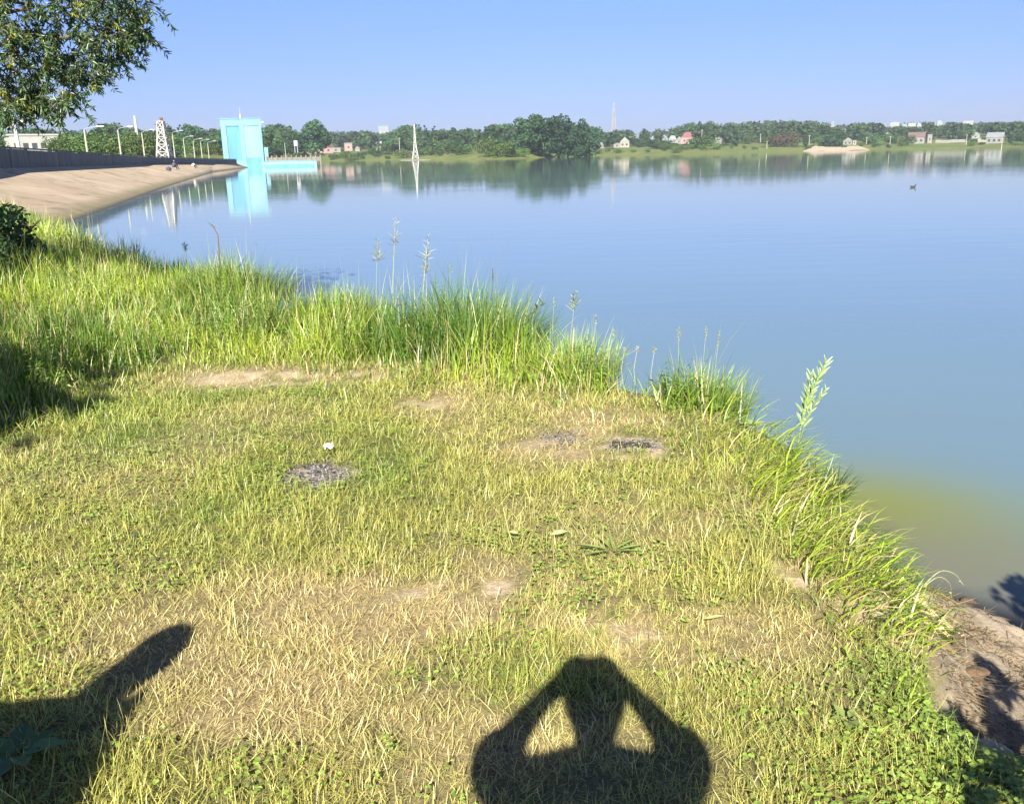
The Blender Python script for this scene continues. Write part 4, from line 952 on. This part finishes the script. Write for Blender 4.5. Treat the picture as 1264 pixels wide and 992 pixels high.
def rosette(px, py, n, Ln, Wd, col, label, name='broadleaf_weed', el=.5):
    b = gpt(px, py); o = thing(name, b, label, 'weed')
    for i in range(n):
        a = i * 6.283 / n + random.uniform(-.3, .3); e = random.uniform(.2, el); dv = np.array([[math.cos(a) * math.cos(e), math.sin(a) * math.cos(e), math.sin(e)]])
        l = Ln * random.uniform(.7, 1.15); v, f, s, c = make_leaves(np.array([[.01 * math.cos(a), .01 * math.sin(a), .025]]), dv, np.array([[0, 0, 1.]]), np.array([l]), np.array([Wd * l / Ln]), np.array([col]) * random.uniform(.8, 1.2), .12)
        link('leaf', np_mesh('leaf', v, f, s, c, [LEAF]), o)
    return o
rosette(25, 940, 7, .13, .065, (.10, .19, .06), 'broad leaved dock rosette in the shadow at the lower left corner', 'dock_plant')
rosette(648, 470, 9, .11, .085, (.26, .34, .12), 'round leaved burdock at the foot of the large sedge tussock', 'burdock')
rosette(612, 462, 7, .09, .065, (.24, .33, .10), 'smaller round leaved weed left of the burdock')
rosette(500, 462, 6, .08, .05, (.24, .30, .09), 'leafy weed at the right end of the straw coloured bare strip')
rosette(757, 688, 8, .15, .016, (.20, .28, .08), 'long narrow leaved plantain in the middle of the lawn', 'plantain')
rosette(880, 505, 8, .07, .05, (.30, .36, .14), 'pale leaved weed below the bright spiky tussock')
rosette(930, 522, 8, .07, .045, (.28, .34, .12), 'pale leaved weed left of the silvery sapling')
rosette(1045, 895, 6, .05, .028, (.26, .33, .1), 'small broad leaved weed in the clover near the mud edge')
def lone_leaf(px, py, l, wd, col, label, a):
    b = gpt(px, py); v, f, s, c = make_leaves(np.array([[0, 0, .035]]), np.array([[math.cos(a), math.sin(a), .12]]), np.array([[0, -.5, 1.]]), np.array([l]), np.array([wd]), np.array([col]), .1)
    o = link('fallen_leaf', np_mesh('fallen_leaf', v, f, s, c, [LEAF]), None); o.location = b + Vector((0, 0, .015)); return tag(o, label, 'leaf')
lone_leaf(680, 676, .08, .024, (.45, .50, .24), 'pale green fallen leaf lying on the lawn left of the plantain', .35)
lone_leaf(868, 778, .08, .012, (.45, .45, .16), 'narrow yellowish fallen leaf on the dry patch right of the shadow', .2)
lone_leaf(640, 673, .05, .02, (.38, .42, .2), 'small rounded fallen leaf beside the pale green one', 2.6)

# bush on the left bank
def bush(loc, R, Hh, n, ll, lw_, col, label, name='leafy_bush'):
    o = thing(name, loc, label, 'bush'); d = unit(n); d[:, 2] = np.abs(d[:, 2]); rr = rng.uniform(.55, 1.05, n) ** .7 * (.75 + .5 * vnoise(d[:, 0] * 3 + 9, d[:, 2] * 3 + d[:, 1] * 2, 1, 5))
    P = d * rr[:, None] * np.array([R, R, Hh]); dv = d * .5 + unit(n) * .7 + np.array([0, 0, -.2]); nv = d * .6 + unit(n) * .4 + np.array([0, 0, .7])
    build_np('foliage', [make_leaves(P, dv, nv, ll * rng.uniform(.7, 1.2, n), lw_ * rng.uniform(.8, 1.2, n), np.array(col)[None] * rng.uniform(.6, 1.5, (n, 1)))], LEAF, o)
    m = MB()
    for i in range(9):
        a = random.uniform(0, 6.28); m.tube([(0, 0, 0), (R * .3 * math.cos(a), R * .3 * math.sin(a), Hh * .5), (R * .75 * math.cos(a), R * .75 * math.sin(a), Hh * .78)], [.02, .012, .004], 5)
    m.build('branches', BARK, o); return o
b = at(-4, 300, 14.5); b.z = .45
bush(b, .8, 1.12, 2000, .10, .055, (.045, .105, .030), 'dark leafy bush rising over the tall grass at the left edge, before the dam')
b = at(-85, 300, 12.6); b.z = .45
bush(b, .9, 1.2, 1500, .11, .06, (.06, .12, .03), 'dark leafy bush beyond the left edge of the bank')

# ------------------------------------------------------------------ willow hanging in from the left
wt = thing('willow_tree', (-8.6, 5.2, .45), 'old willow whose leafy branches hang into the sky at the upper left', 'tree')
wl = wt.location
lobes = []      # (centre world, radius)
DW = 10.5
def lob(px, py, r, dd=0): lobes.append((at(px, py, DW + dd), r * DW / 1122))
for q in ((55, 22, 62), (120, 18, 46), (146, 22, 26), (20, 62, 55), (95, 62, 34), (60, 100, 30), (22, 108, 24), (-40, 40, 90), (90, -50, 95), (-20, -60, 120), (140, 62, 17), (168, 40, 12), (75, 124, 14), (108, 88, 14), (146, -10, 28), (42, 120, 12), (8, 128, 14)): lob(*q, random.uniform(-.5, .5))
for c, r in (((-6.0, 7.6, 5.0), .95), ((-5.0, 7.9, 5.2), .8), ((-7.6, 6.4, 5.6), 1.6), ((-8.8, 4.6, 6.6), 2.0), ((-4.15, .95, 4.0), .6), ((-3.7, .35, 4.0), .42), ((-4.9, 1.4, 3.9), .7), ((-4.3, .5, 4.2), .75), ((-5.0, 1.2, 4.5), 1.0), ((-5.8, .3, 4.1), 1.1), ((-6.6, 2.0, 4.6), 1.4), ((-9.5, 2.6, 5.2), 1.9), ((-10.4, 6.0, 5.2), 1.7)): lobes.append((Vector(c), r))
lp = []; tw_b = MB()
for c, r in lobes:
    vis = c.y > 8.3
    nt_ = int((32 + 150 * r ** 2) if vis else 70 * r * r + 30)
    for i in range(nt_):
        d = Vector(unit(1)[0]); st_ = c + d * r * random.uniform(.1, 1.0) ** .6; tl_ = random.uniform(.12, .34)
        e = st_ + Vector((d.x * .5, d.y * .4, -.45 + random.uniform(-.35, .4))) * tl_ + Vector(unit(1)[0]) * .05
        m_ = st_.lerp(e, .5) + d * .03; tw_b.tube([st_ - wl, m_ - wl, e - wl], [.004, .003, .0015], 3)
        nl = int(20 * tl_ / .25); ks = rng.uniform(.05, 1, nl); big = 1.0 if vis else 1.9
        P = np.array([np.array(st_) * (1 - k_) ** 2 + 2 * np.array(m_) * k_ * (1 - k_) + np.array(e) * k_ ** 2 for k_ in ks])
        ax = np.array((e - st_).normalized()); dv = ax[None] * .7 + unit(nl) * .9 + np.array([0, 0, -.1])
        sunlit = random.random() < .14
        cb = np.array([.18, .20, .03]) if sunlit else np.array([.055, .105, .034])  # sunlit clumps put into the leaf colour: twigs picked at random turn yellow
        lp.append(make_leaves(P - np.array(wl), dv, unit(nl) + np.array([0, 0, .8]), rng.uniform(.05, .085, nl) * big, rng.uniform(.012, .019, nl) * big, cb[None] * rng.uniform(.65, 1.5, (nl, 1)) * random.uniform(.75, 1.3)))
build_np('foliage', lp, LEAF, wt); tw_b.build('twigs', BARK, wt)
MB().tube([(0, 0, -.3), (.08, .03, 1.2), (.02, .08, 2.6), (.15, .0, 4.0), (.1, .1, 5.8)], [.42, .34, .29, .2, .08], 12).build('trunk', BARK, wt, True)
for tgt in ((at(30, 5, 10.4), .05), (at(-40, 40, 10.5), .07), (Vector((-6.0, 7.6, 5.0)), .07), (Vector((-7.6, 6.4, 5.6)), .08), (Vector((-4.6, .8, 4.3)), .06), (Vector((-6.6, 2.0, 4.6)), .08), (Vector((-9.5, 2.6, 5.2)), .08), (Vector((-10.4, 6.0, 5.2)), .07)):
    e = tgt[0] - wl; MB().tube([(.03, .06, 2.3), Vector((.03, .06, 2.9)).lerp(e, .4) + Vector((0, 0, .45)), e], [.15, tgt[1], .014], 7).build('branch', BARK, wt, True)
for a, b_ in (((-10, 60), (75, 42)), ((-10, 20), (100, 10)), ((10, 50), (45, 105)), ((-20, 112), (60, 128)), ((60, 50), (135, 50)), ((0, 30), (22, 62))):
    p0, p1 = at(*a, 10.5) - wl, at(*b_, 10.5) - wl; MB().tube([p0, p0.lerp(p1, .5) + Vector((0, 0, .05)), p1], [.022, .014, .004], 6).build('branch', BARK, wt)

# alder behind the camera on the right (throws the dappled shade on the mud)
al = thing('alder_bush', (2.35, -.35, .35), 'low alder bush standing on the bank behind the right corner', 'tree'); lp = []; m = MB(); m.tube([(0, 0, -.2), (-.05, .1, .6), (-.2, .3, 1.1), (-.3, .5, 1.4)], [.05, .04, .025, .01], 8)
for c, r, n in (((-1.28, .74, 1.13), .11, 50), ((-1.05, .66, 1.15), .13, 70), ((-1.14, .78, 1.25), .07, 90), ((-.95, .8, 1.27), .09, 120), ((-.80, .95, 1.32), .08, 70), ((-.20, 1.25, 1.55), .14, 110), ((-.10, 1.0, 1.7), .13, 80), ((.1, .0, 1.2), .4, 500), ((.2, .5, 1.3), .3, 400)):
    d = unit(n); P = np.array(c) + d * (rng.uniform(.15, 1, n) ** .6)[:, None] * r; lp.append(make_leaves(P, unit(n), unit(n) + np.array([0, 0, .8]), rng.uniform(.05, .09, n), rng.uniform(.035, .055, n), np.array([.06, .115, .03])[None] * rng.uniform(.7, 1.3, (n, 1))))
    m.tube([(-.08, .06, max(.6, c[2] - .7)), c], [.02, .004], 5)
build_np('foliage', lp, LEAF, al); m.build('trunk', BARK, al)

# ------------------------------------------------------------------ small things on the lawn and the mud
def lump(name, loc, size, mat, label, cat, seed, rz=0, sub=3, amp=.25):
    bm = bmesh.new(); bmesh.ops.create_icosphere(bm, subdivisions=sub, radius=1); r = random.Random(seed)
    ph = [r.uniform(0, 6) for _ in range(6)]
    for v in bm.verts:
        k_ = 1 + amp * (math.sin(v.co.x * 3.1 + ph[0]) * math.sin(v.co.y * 2.7 + ph[1]) + .6 * math.sin(v.co.z * 5 + ph[2] + v.co.x * 4)) + r.uniform(-.05, .05)
        v.co *= k_; v.co = Vector((v.co.x * size[0], v.co.y * size[1], v.co.z * size[2]))
    me = bpy.data.meshes.new(name); bm.to_mesh(me); bm.free(); me.materials.append(mat); me.polygons.foreach_set('use_smooth', np.ones(len(me.polygons), bool))
    o = link(name, me); o.location = loc; o.rotation_euler = (0, 0, rz); return tag(o, label, cat)
CHAR = plain('charred_wood', (.06, .045, .036), .95, .5, 60, .8); WOODD = plain('wet_wood', (.075, .055, .038), .8, .4, 40, .6); STONE = plain('pale_stone', (.52, .43, .33), .9, .25, 25, .5)
PAPER = plain('white_wrapper', (.82, .82, .80), .6, .08, 30)
for px, py, sx_, lab in ((762, 547, .024, 'charred stick end, leftmost of three in the bare sandy patch'), (778, 549, .036, 'charred chunk of wood between the other two in the bare sandy patch'), (797, 550, .030, 'charred chunk of wood, rightmost of three in the bare sandy patch')):
    lump('charred_wood', gpt(px, py) + Vector((0, 0, .012)), (sx_ * 1.15, .030, .011), CHAR, lab, 'charred wood', int(px), .38)
# crumpled white scrap
bm = bmesh.new(); bmesh.ops.create_grid(bm, x_segments=7, y_segments=5, size=1)
for v in bm.verts: v.co = Vector((v.co.x * .024, v.co.y * .017, .011 * math.sin(v.co.x * 4 + v.co.y * 3) + random.uniform(-.006, .006)))
me = bpy.data.meshes.new('litter'); bm.to_mesh(me); bm.free(); me.materials.append(PAPER); o = link('litter', me); o.location = gpt(406, 558) + Vector((0, 0, .045)); o.rotation_euler = (.35, .1, .5)
so = o.modifiers.new('thick', 'SOLIDIFY'); so.thickness = .002
tag(o, 'crumpled white scrap of wrapper lying behind the grey ash spot', 'litter')
# driftwood, stub, stones, dry stalks on the mud
def mpt(px, py, z): b = on_z(px, py, z); b.z = float(gz(np.array([b.x]), np.array([b.y]))[0]); return b
lump('driftwood', mpt(1190, 758, .06) + Vector((0, 0, .02)), (.055, .022, .02), WOODD, 'dark piece of driftwood lying on the wet sand at the waterline', 'driftwood', 5, -.1, amp=.35)
b = mpt(1178, 792, .25); o = thing('stub_post', b, 'short dark stub standing upright in the mud', 'stub'); MB().tube([(0, 0, -.05), (.004, 0, .03), (.0, .002, .075)], [.013, .012, .009], 7).build('stub', WOODD, o); MB().tube([(0, 0, .045), (.02, -.01, .065)], [.006, .003], 5).build('snag', WOODD, o)
lump('stone', mpt(1228, 905, .45) + Vector((0, 0, .005)), (.055, .03, .02), STONE, 'largest pale flat stone at the foot of the turf near the right edge', 'stone', 8, -.5)
lump('stone', mpt(1206, 897, .45) + Vector((0, 0, .004)), (.026, .02, .013), STONE, 'smaller pale stone left of the largest flat one', 'stone', 9, .3)
lump('stone', mpt(1176, 848, .3) + Vector((0, 0, .004)), (.014, .01, .008), STONE, 'tiny pale pebble beside the dark hollow', 'stone', 10, .3)
lump('mud_clod', mpt(1150, 775, .3) + Vector((0, 0, .01)), (.03, .022, .02), WOODD, 'dark clod of earth below the overhanging grass', 'clod', 11)
lump('mud_clod', mpt(1162, 800, .27) + Vector((0, 0, .01)), (.035, .025, .022), plain('brown_earth', (.2, .13, .08), .95, .4, 40, .6), 'brown clod of earth left of the upright stub', 'clod', 12)
lump('mud_clod', mpt(1203, 838, .28) + Vector((0, 0, .01)), (.04, .03, .022), plain('damp_earth', (.13, .085, .05), .95, .4, 40, .6), 'damp brown clod on the slope right of the dark hollow', 'clod', 13)
for p0, p1, lab in (((1098, 748), (1172, 775), 'long dry stalk lying from the turf down onto the mud'), ((1135, 752), (1188, 782), 'second dry stalk lying below the first on the mud'), ((1140, 765), (1182, 800), 'dry stalk pointing at the upright stub'), ((1248, 822), (1264, 832), 'short bleached stick at the right edge of the mud')):
    a, e = mpt(*p0, .33), mpt(*p1, .2); d = e - a; o = thing('dry_stalk', a + Vector((0, 0, .02)), lab, 'stalk'); MB().tube([(0, 0, 0), d * .5 + Vector((0, 0, .02)), d], [.004, .0035, .002], 5).build('stem', STRAW, o)
    MB().poly([d * .35, d * .5 + Vector((.008, .008, .028)), d * .72, d * .52 + Vector((-.006, -.008, .012))], [(0, 1, 2, 3)]).build('sheath', STRAW, o)
for pts_, lab in (((((1140, 722), .42), ((1160, 705), .5), ((1178, 708), .5), ((1189, 722), .45)), 'pale dry stem arching out over the wet sand, higher of two'), ((((1140, 724), .42), ((1158, 712), .48), ((1172, 720), .45), ((1174, 738), .36)), 'pale dry stem drooping below the higher one at the bank edge')):
    a = mpt(*pts_[0][0], .45); D = a.xy.length; q = [at(*pp_[0], D + .1 * i) - a for i, pp_ in enumerate(pts_)]; o = thing('drooping_stem', a, lab, 'stem')
    qs = []
    for i in range(13):
        u = i / 12 * 3; j = min(int(u), 2); f_ = u - j; p0, p1, p2, p3 = q[max(j - 1, 0)], q[j], q[j + 1], q[min(j + 2, 3)]
        qs.append(.5 * (2 * p1 + (p2 - p0) * f_ + (2 * p0 - 5 * p1 + 4 * p2 - p3) * f_ ** 2 + (3 * p1 - p0 - 3 * p2 + p3) * f_ ** 3))
    MB().tube(qs, [.0026 - .0012 * i / 12 for i in range(13)], 5).build('stem', STALKM['pale'], o)
    MB().tube([q[2].lerp(q[3], .6), q[3]], [.004, .002], 6).build('tip', STALKM['pale'], o)

# ------------------------------------------------------------------ people, phone, duck
def skin_obj(name, verts, edges, radii, mat, parent=None, sub=2, root=0):
    me = bpy.data.meshes.new(name); me.from_pydata([tuple(v) for v in verts], edges, []); me.update(); me.materials.append(mat)
    o = link(name, me, parent); sk = o.modifiers.new('skin', 'SKIN'); sk.use_smooth_shade = True
    if not me.skin_vertices: me.skin_vertices.new()
    for i, r in enumerate(radii):
        sv = me.skin_vertices[0].data[i]; sv.radius = r if hasattr(r, '__len__') else (r, r); sv.use_root = (i == root)
    ss = o.modifiers.new('sub', 'SUBSURF'); ss.levels = sub; ss.render_levels = sub
    return o
SKIN = plain('skin', (.50, .31, .22), .55, .06, 20); HAIR = plain('brown_hair', (.06, .04, .025), .6, .2, 80); SHIRT = plain('blue_shirt', (.10, .16, .28), .85, .1, 30); JEANS = plain('dark_trousers', (.05, .06, .09), .9, .15, 40); OLIVE = plain('olive_jacket', (.12, .13, .07), .9, .15, 20); SHOE = plain('shoe', (.04, .04, .04), .6, .1, 10)
def hand_chain(V, E, Rr, wrist, i_w, d_f, d_side, n_palm, curl=.5, s=1.0):
    """palm, five fingers and a thumb grown from the wrist vertex"""
    d_f, d_side, n_palm = d_f.normalized(), d_side.normalized(), n_palm.normalized()
    palm = wrist + d_f * .045 * s; ip = len(V); V.append(palm); E.append((i_w, ip)); Rr.append((.034 * s, .02 * s))
    kn = wrist + d_f * .085 * s; ik = len(V); V.append(kn); E.append((ip, ik)); Rr.append((.034 * s, .016 * s))
    for off, ln in ((-.03, .064), (-.01, .076), (.011, .072), (.031, .056)):
        b0 = kn + d_side * off * s + d_f * .012 * s; m0 = b0 + (d_f + n_palm * curl * .4) * ln * .5 * s; e0 = m0 + (d_f * .7 + n_palm * curl) * ln * .5 * s
        j = len(V); V.extend([b0, m0, e0]); E.extend([(ik, j), (j, j + 1), (j + 1, j + 2)]); Rr.extend([.0095 * s, .0085 * s, .0075 * s])
    j = len(V); t0 = palm - d_side * .035 * s + n_palm * .01; V.extend([t0, t0 + (d_f * .6 - d_side * .5 + n_palm * .4) * .04 * s, t0 + (d_f * 1.1 - d_side * .6 + n_palm * .7) * .06 * s]); E.extend([(ip, j), (j, j + 1), (j + 1, j + 2)]); Rr.extend([.013 * s, .0105 * s, .009 * s])
def head_parts(o, hc, tilt=Vector((0, 0, 0)), hair_m=HAIR):
    up_ = (Vector((0, 0, 1)) + tilt).normalized(); m = bmesh.new(); bmesh.ops.create_uvsphere(m, u_segments=20, v_segments=14, radius=1)
    q = Vector((0, 0, 1)).rotation_difference(up_)
    for v in m.verts:
        c = v.co.copy(); c = Vector((c.x * .092, c.y * .106, c.z * .112)); c.z += .025; c.y -= .012; v.co = q @ c
    dele = [v for v in m.verts if (q.inverted() @ v.co).y > .045 and (q.inverted() @ v.co).z < .07 or (q.inverted() @ v.co).z < -.05]
    bmesh.ops.delete(m, geom=dele, context='VERTS'); me = bpy.data.meshes.new('hair'); m.to_mesh(me); m.free(); me.materials.append(hair_m); me.polygons.foreach_set('use_smooth', np.ones(len(me.polygons), bool))
    h = link('hair', me, o); h.location = hc
G0 = .5
def person(loc, label, pose, shirt, trousers, scale=1.0):
    o = thing('person', loc, label, 'person'); V = []; E = []; Rr = []
    def add(p, r, par=None):
        V.append(Vector(p)); Rr.append(r); 
        if par is not None: E.append((par, len(V) - 1))
        return len(V) - 1
    return o, V, E, Rr, add
# photographer, phone held up in both hands before the face; the lens is where the picture is taken from
o, V, E, Rr, add = person((-.02, -.225, G0 - .015), 'person in a blue shirt holding a phone up before the face with both hands', None, SHIRT, JEANS)
pel = add((0, 0, .92), (.155, .11)); bel = add((0, 0, 1.08), (.145, .10), pel); ch = add((0, -.01, 1.24), (.16, .115), bel); nk0 = add((0, 0, 1.37), (.085, .075), ch); nk = add((0, .02, 1.43), (.052, .052), nk0)
hd0 = add((0, .045, 1.50), (.066, .08), nk); hd1 = add((0, .05, 1.575), (.074, .094), hd0); hd2 = add((0, .045, 1.65), (.058, .075), hd1)
add((0, .14, 1.55), (.012, .013), hd1)                # nose
for s_ in (-1, 1):
    add((s_ * .078, .04, 1.56), (.012, .02), hd1)     # ears
    sh = add((s_ * .17, -.01, 1.37), .07, ch); el = add((s_ * .265, .15, 1.30), .055, sh); fo = add((s_ * .205, .175, 1.39), .046, el); wr = add((s_ * .125, .185, 1.50), .03, fo)
    hand_chain(V, E, Rr, V[wr], wr, Vector((-s_ * .55, .02, .8)), Vector((s_ * .15, .95, .1)), Vector((-s_ * .8, .1, -.45)), .6)
    hp = add((s_ * .095, 0, .84), .092, pel); kn_ = add((s_ * .105, .01, .48), .058, hp); ank = add((s_ * .11, -.02, .09), .038, kn_); add((s_ * .125, .06, .045), (.042, .034), ank); add((s_ * .135, .15, .035), (.04, .026), len(V) - 1)
skin_obj('body', V, E, Rr, SKIN, o)
hc = Vector((0, .05, 1.575)); head_parts(o, hc)
for s_ in (-1, 1):
    e_ = MB(); e_.tube([(s_ * .03, .128, 1.585), (s_ * .03, .142, 1.585)], [.012, .006], 8); e_.build('eye', DARK, o)
MB().tube([(-.022, .135, 1.51), (0, .141, 1.508), (.022, .135, 1.51)], .005, 6).build('mouth', plain('lips', (.40, .17, .14), .5, .05, 20), o)
def garment(name, V2, E2, R2, mat, par): return skin_obj(name, V2, E2, R2, mat, par)
V2 = [Vector(p) for p in ((0, 0, .93), (0, 0, 1.08), (0, -.01, 1.26), (0, .01, 1.41), (-.165, .01, 1.375), (-.262, .148, 1.305), (.165, .01, 1.375), (.262, .148, 1.305), (-.205, .178, 1.42), (.205, .178, 1.42))]
garment('shirt', V2, [(0, 1), (1, 2), (2, 3), (2, 4), (4, 5), (2, 6), (6, 7), (5, 8), (7, 9)], [(.168, .122), (.158, .114), (.172, .128), (.12, .10), .098, .09, .098, .09, .074, .074], SHIRT, o)
V2 = [Vector(p) for p in ((0, 0, .93), (-.1, 0, .82), (-.107, .01, .48), (-.112, -.015, .12), (.1, 0, .82), (.107, .01, .48), (.112, -.015, .12))]
garment('trousers', V2, [(0, 1), (1, 2), (2, 3), (0, 4), (4, 5), (5, 6)], [(.165, .12), .102, .07, .055, .102, .07, .055], JEANS, o)
for s_ in (-1, 1): skin_obj('shoe', [Vector((s_ * .112, -.04, .05)), Vector((s_ * .125, .06, .045)), Vector((s_ * .137, .17, .035))], [(0, 1), (1, 2)], [(.05, .05), (.05, .042), (.046, .03)], SHOE, o, 2, 1)
o_ph = o
ph = thing('phone', (-.01, -.022, EYE - .035), 'dark mobile phone held up level in both hands', 'phone')
MB().box((0, 0, .025), (.152, .0085, .074)).build('body', plain('phone_case', (.03, .03, .035), .35, .05, 20), ph)
MB().box((0, -.0052, .025), (.142, .0012, .066)).build('screen', DARK, ph); MB().tube([(.012, .004, .035), (.012, .0058, .035)], .006, 12).build('lens', DARK, ph)
o_ph.scale = (1.06, 1.06, 1.06)
# companion to the left, head inclined
o, V, E, Rr, add = person((-1.60, .22, G0 - .015), 'person in an olive jacket standing to the left of the photographer with head inclined', None, OLIVE, JEANS)
pel = add((0, 0, .88), (.155, .115)); bel = add((0, 0, 1.03), (.15, .105), pel); ch = add((0, 0, 1.18), (.16, .12), bel); nk0 = add((.02, 0, 1.31), (.085, .075), ch); nk = add((.06, .03, 1.385), (.055, .055), nk0)
hd0 = add((.10, .06, 1.46), (.08, .088), nk); hd1 = add((.135, .085, 1.535), (.088, .10), hd0); hd2 = add((.165, .095, 1.61), (.07, .08), hd1); add((.14, .18, 1.52), (.012, .013), hd1)
for s_ in (-1, 1):
    add((.135 + s_ * .078, .075, 1.52), (.012, .02), hd1)
    sh = add((s_ * .19, 0, 1.35), .07, ch); el = add((s_ * .25, -.02, 1.02), .046, sh); fo = add((s_ * .27, .05, .89), .038, el); wr = add((s_ * .26, .12, .78), .027, fo)
    hand_chain(V, E, Rr, V[wr], wr, Vector((0, .25, -.9)), Vector((0, .9, .25)), Vector((-s_, 0, 0)), .4)
    hp = add((s_ * .095, 0, .81), .092, pel); kn_ = add((s_ * .105, .01, .46), .058, hp); ank = add((s_ * .11, -.02, .09), .038, kn_); add((s_ * .125, .06, .045), (.042, .034), ank); add((s_ * .135, .15, .035), (.04, .026), len(V) - 1)
skin_obj('body', V, E, Rr, SKIN, o); head_parts(o, Vector((.135, .085, 1.54)), Vector((.3, .1, 0)))
for s_ in (-1, 1): MB().tube([(.14 + s_ * .03, .168, 1.55), (.14 + s_ * .03, .182, 1.55)], [.012, .006], 8).build('eye', DARK, o)
V2 = [Vector(p) for p in ((0, 0, .84), (0, 0, 1.03), (0, 0, 1.18), (.01, 0, 1.30), (-.19, 0, 1.35), (-.27, -.02, 1.02), (-.268, .08, .84), (.19, 0, 1.35), (.27, -.02, 1.02), (.268, .08, .84))]
garment('jacket', V2, [(0, 1), (1, 2), (2, 3), (2, 4), (4, 5), (5, 6), (2, 7), (7, 8), (8, 9)], [(.185, .13), (.185, .12), (.20, .135), (.13, .10), .095, .075, .046, .095, .075, .046], OLIVE, o)
V2 = [Vector(p) for p in ((0, 0, .88), (-.1, 0, .78), (-.107, .01, .46), (-.112, -.015, .12), (.1, 0, .78), (.107, .01, .46), (.112, -.015, .12))]
garment('trousers', V2, [(0, 1), (1, 2), (2, 3), (0, 4), (4, 5), (5, 6)], [(.165, .12), .102, .07, .055, .102, .07, .055], JEANS, o)
for s_ in (-1, 1): skin_obj('shoe', [Vector((s_ * .112, -.04, .05)), Vector((s_ * .125, .06, .045)), Vector((s_ * .137, .17, .035))], [(0, 1), (1, 2)], [(.05, .05), (.05, .042), (.046, .03)], SHOE, o, 2, 1)

# two people sitting on the dam slope
def slope_pt(px, f):
    best = None
    for kk in range(401):
        a_, b_ = along(WL_, kk / 400), along(CB, kk / 400); q = a_.lerp(b_, f); e = abs(proj(*q)[0] - px)
        if best is None or e < best[0]: best = (e, q)
    return best[1]
def sitter(px, f, label, top_m, hat_m, s):
    b = slope_pt(px, f); o = thing('person', b, label, 'person', rz=-.5); o.scale = (s, s, s); V = []; E = []; Rr = []
    def add(p, r, par=None):
        V.append(Vector(p)); Rr.append(r)
        if par is not None: E.append((par, len(V) - 1))
        return len(V) - 1
    pel = add((0, 0, .14), (.16, .13)); bel = add((0, .03, .32), (.15, .12), pel); ch = add((0, .1, .52), (.17, .13), bel); nk = add((0, .15, .66), .055, ch); hd = add((0, .19, .76), (.075, .09), nk); add((0, .19, .86), (.06, .07), hd)
    for s_ in (-1, 1):
        kn_ = add((s_ * .14, .42, .42), .07, pel); ft = add((s_ * .14, .62, .02), .045, kn_); add((s_ * .14, .74, .02), .035, ft); sh = add((s_ * .2, .1, .56), .065, ch); el = add((s_ * .24, .3, .4), .045, sh); add((s_ * .1, .5, .44), .04, el)
    skin_obj('body', V, E, Rr, JEANS, o, 1)
    skin_obj('jacket', [Vector((0, 0, .16)), Vector((0, .03, .32)), Vector((0, .1, .52)), Vector((0, .14, .6)), Vector((-.2, .1, .56)), Vector((-.24, .3, .4)), Vector((.2, .1, .56)), Vector((.24, .3, .4))], [(0, 1), (1, 2), (2, 3), (2, 4), (4, 5), (2, 6), (6, 7)], [(.18, .15), (.17, .14), (.19, .15), .08, .08, .06, .08, .06], top_m, o, 1)
    skin_obj('hat', [Vector((0, .18, .84)), Vector((0, .19, .93))], [(0, 1)], [(.1, .11), (.08, .085)], hat_m, o, 1)
sitter(214, .62, 'person in dark clothes and a pale hat sitting on the dam slope left', JEANS, WHITE, 1.25)
sitter(238, .60, 'person in a pale jacket sitting on the dam slope nearer the gate tower', plain('pale_jacket', (.55, .53, .48), .9, .1, 10), HAIR, 1.1)
lump('bag', slope_pt(208, .55) + Vector((0, 0, .2)), (.32, .22, .26), JEANS, 'dark bag on the dam slope beside the person in the pale hat', 'bag', 3)
# duck
b = on_z(1127, 231.5, 0); o = thing('duck', b, 'dark duck swimming alone on the open lake at the right', 'duck', rz=.2); DK = plain('brown_feathers', (.055, .045, .035), .8, .4, 25)
skin_obj('body', [Vector(p) for p in ((0, 0, .03), (-.11, 0, .05), (-.19, 0, .09), (.1, 0, .045), (.135, 0, .10), (.145, 0, .155), (.19, 0, .155))], [(0, 1), (1, 2), (0, 3), (3, 4), (4, 5), (5, 6)], [(.075, .06), (.06, .045), (.02, .012), (.055, .05), .03, .032, (.012, .008)], DK, o, 2)

# ------------------------------------------------------------------ air
hz = MB().box((300, 700, 40), (4200, 3200, 90)).build('haze', GREYM); hz.data.materials.clear()
hm, t, out = mat_new('haze'); pv = N(t, 'ShaderNodeVolumePrincipled'); pv.inputs['Color'].default_value = (.80, .88, 1.0, 1); pv.inputs['Density'].default_value = .00022; pv.inputs['Anisotropy'].default_value = .2
t.links.new(pv.outputs[0], out.inputs['Volume']); hz.data.materials.append(hm); tag(hz, 'thin pale summer haze over the lake', 'haze', kind='stuff')
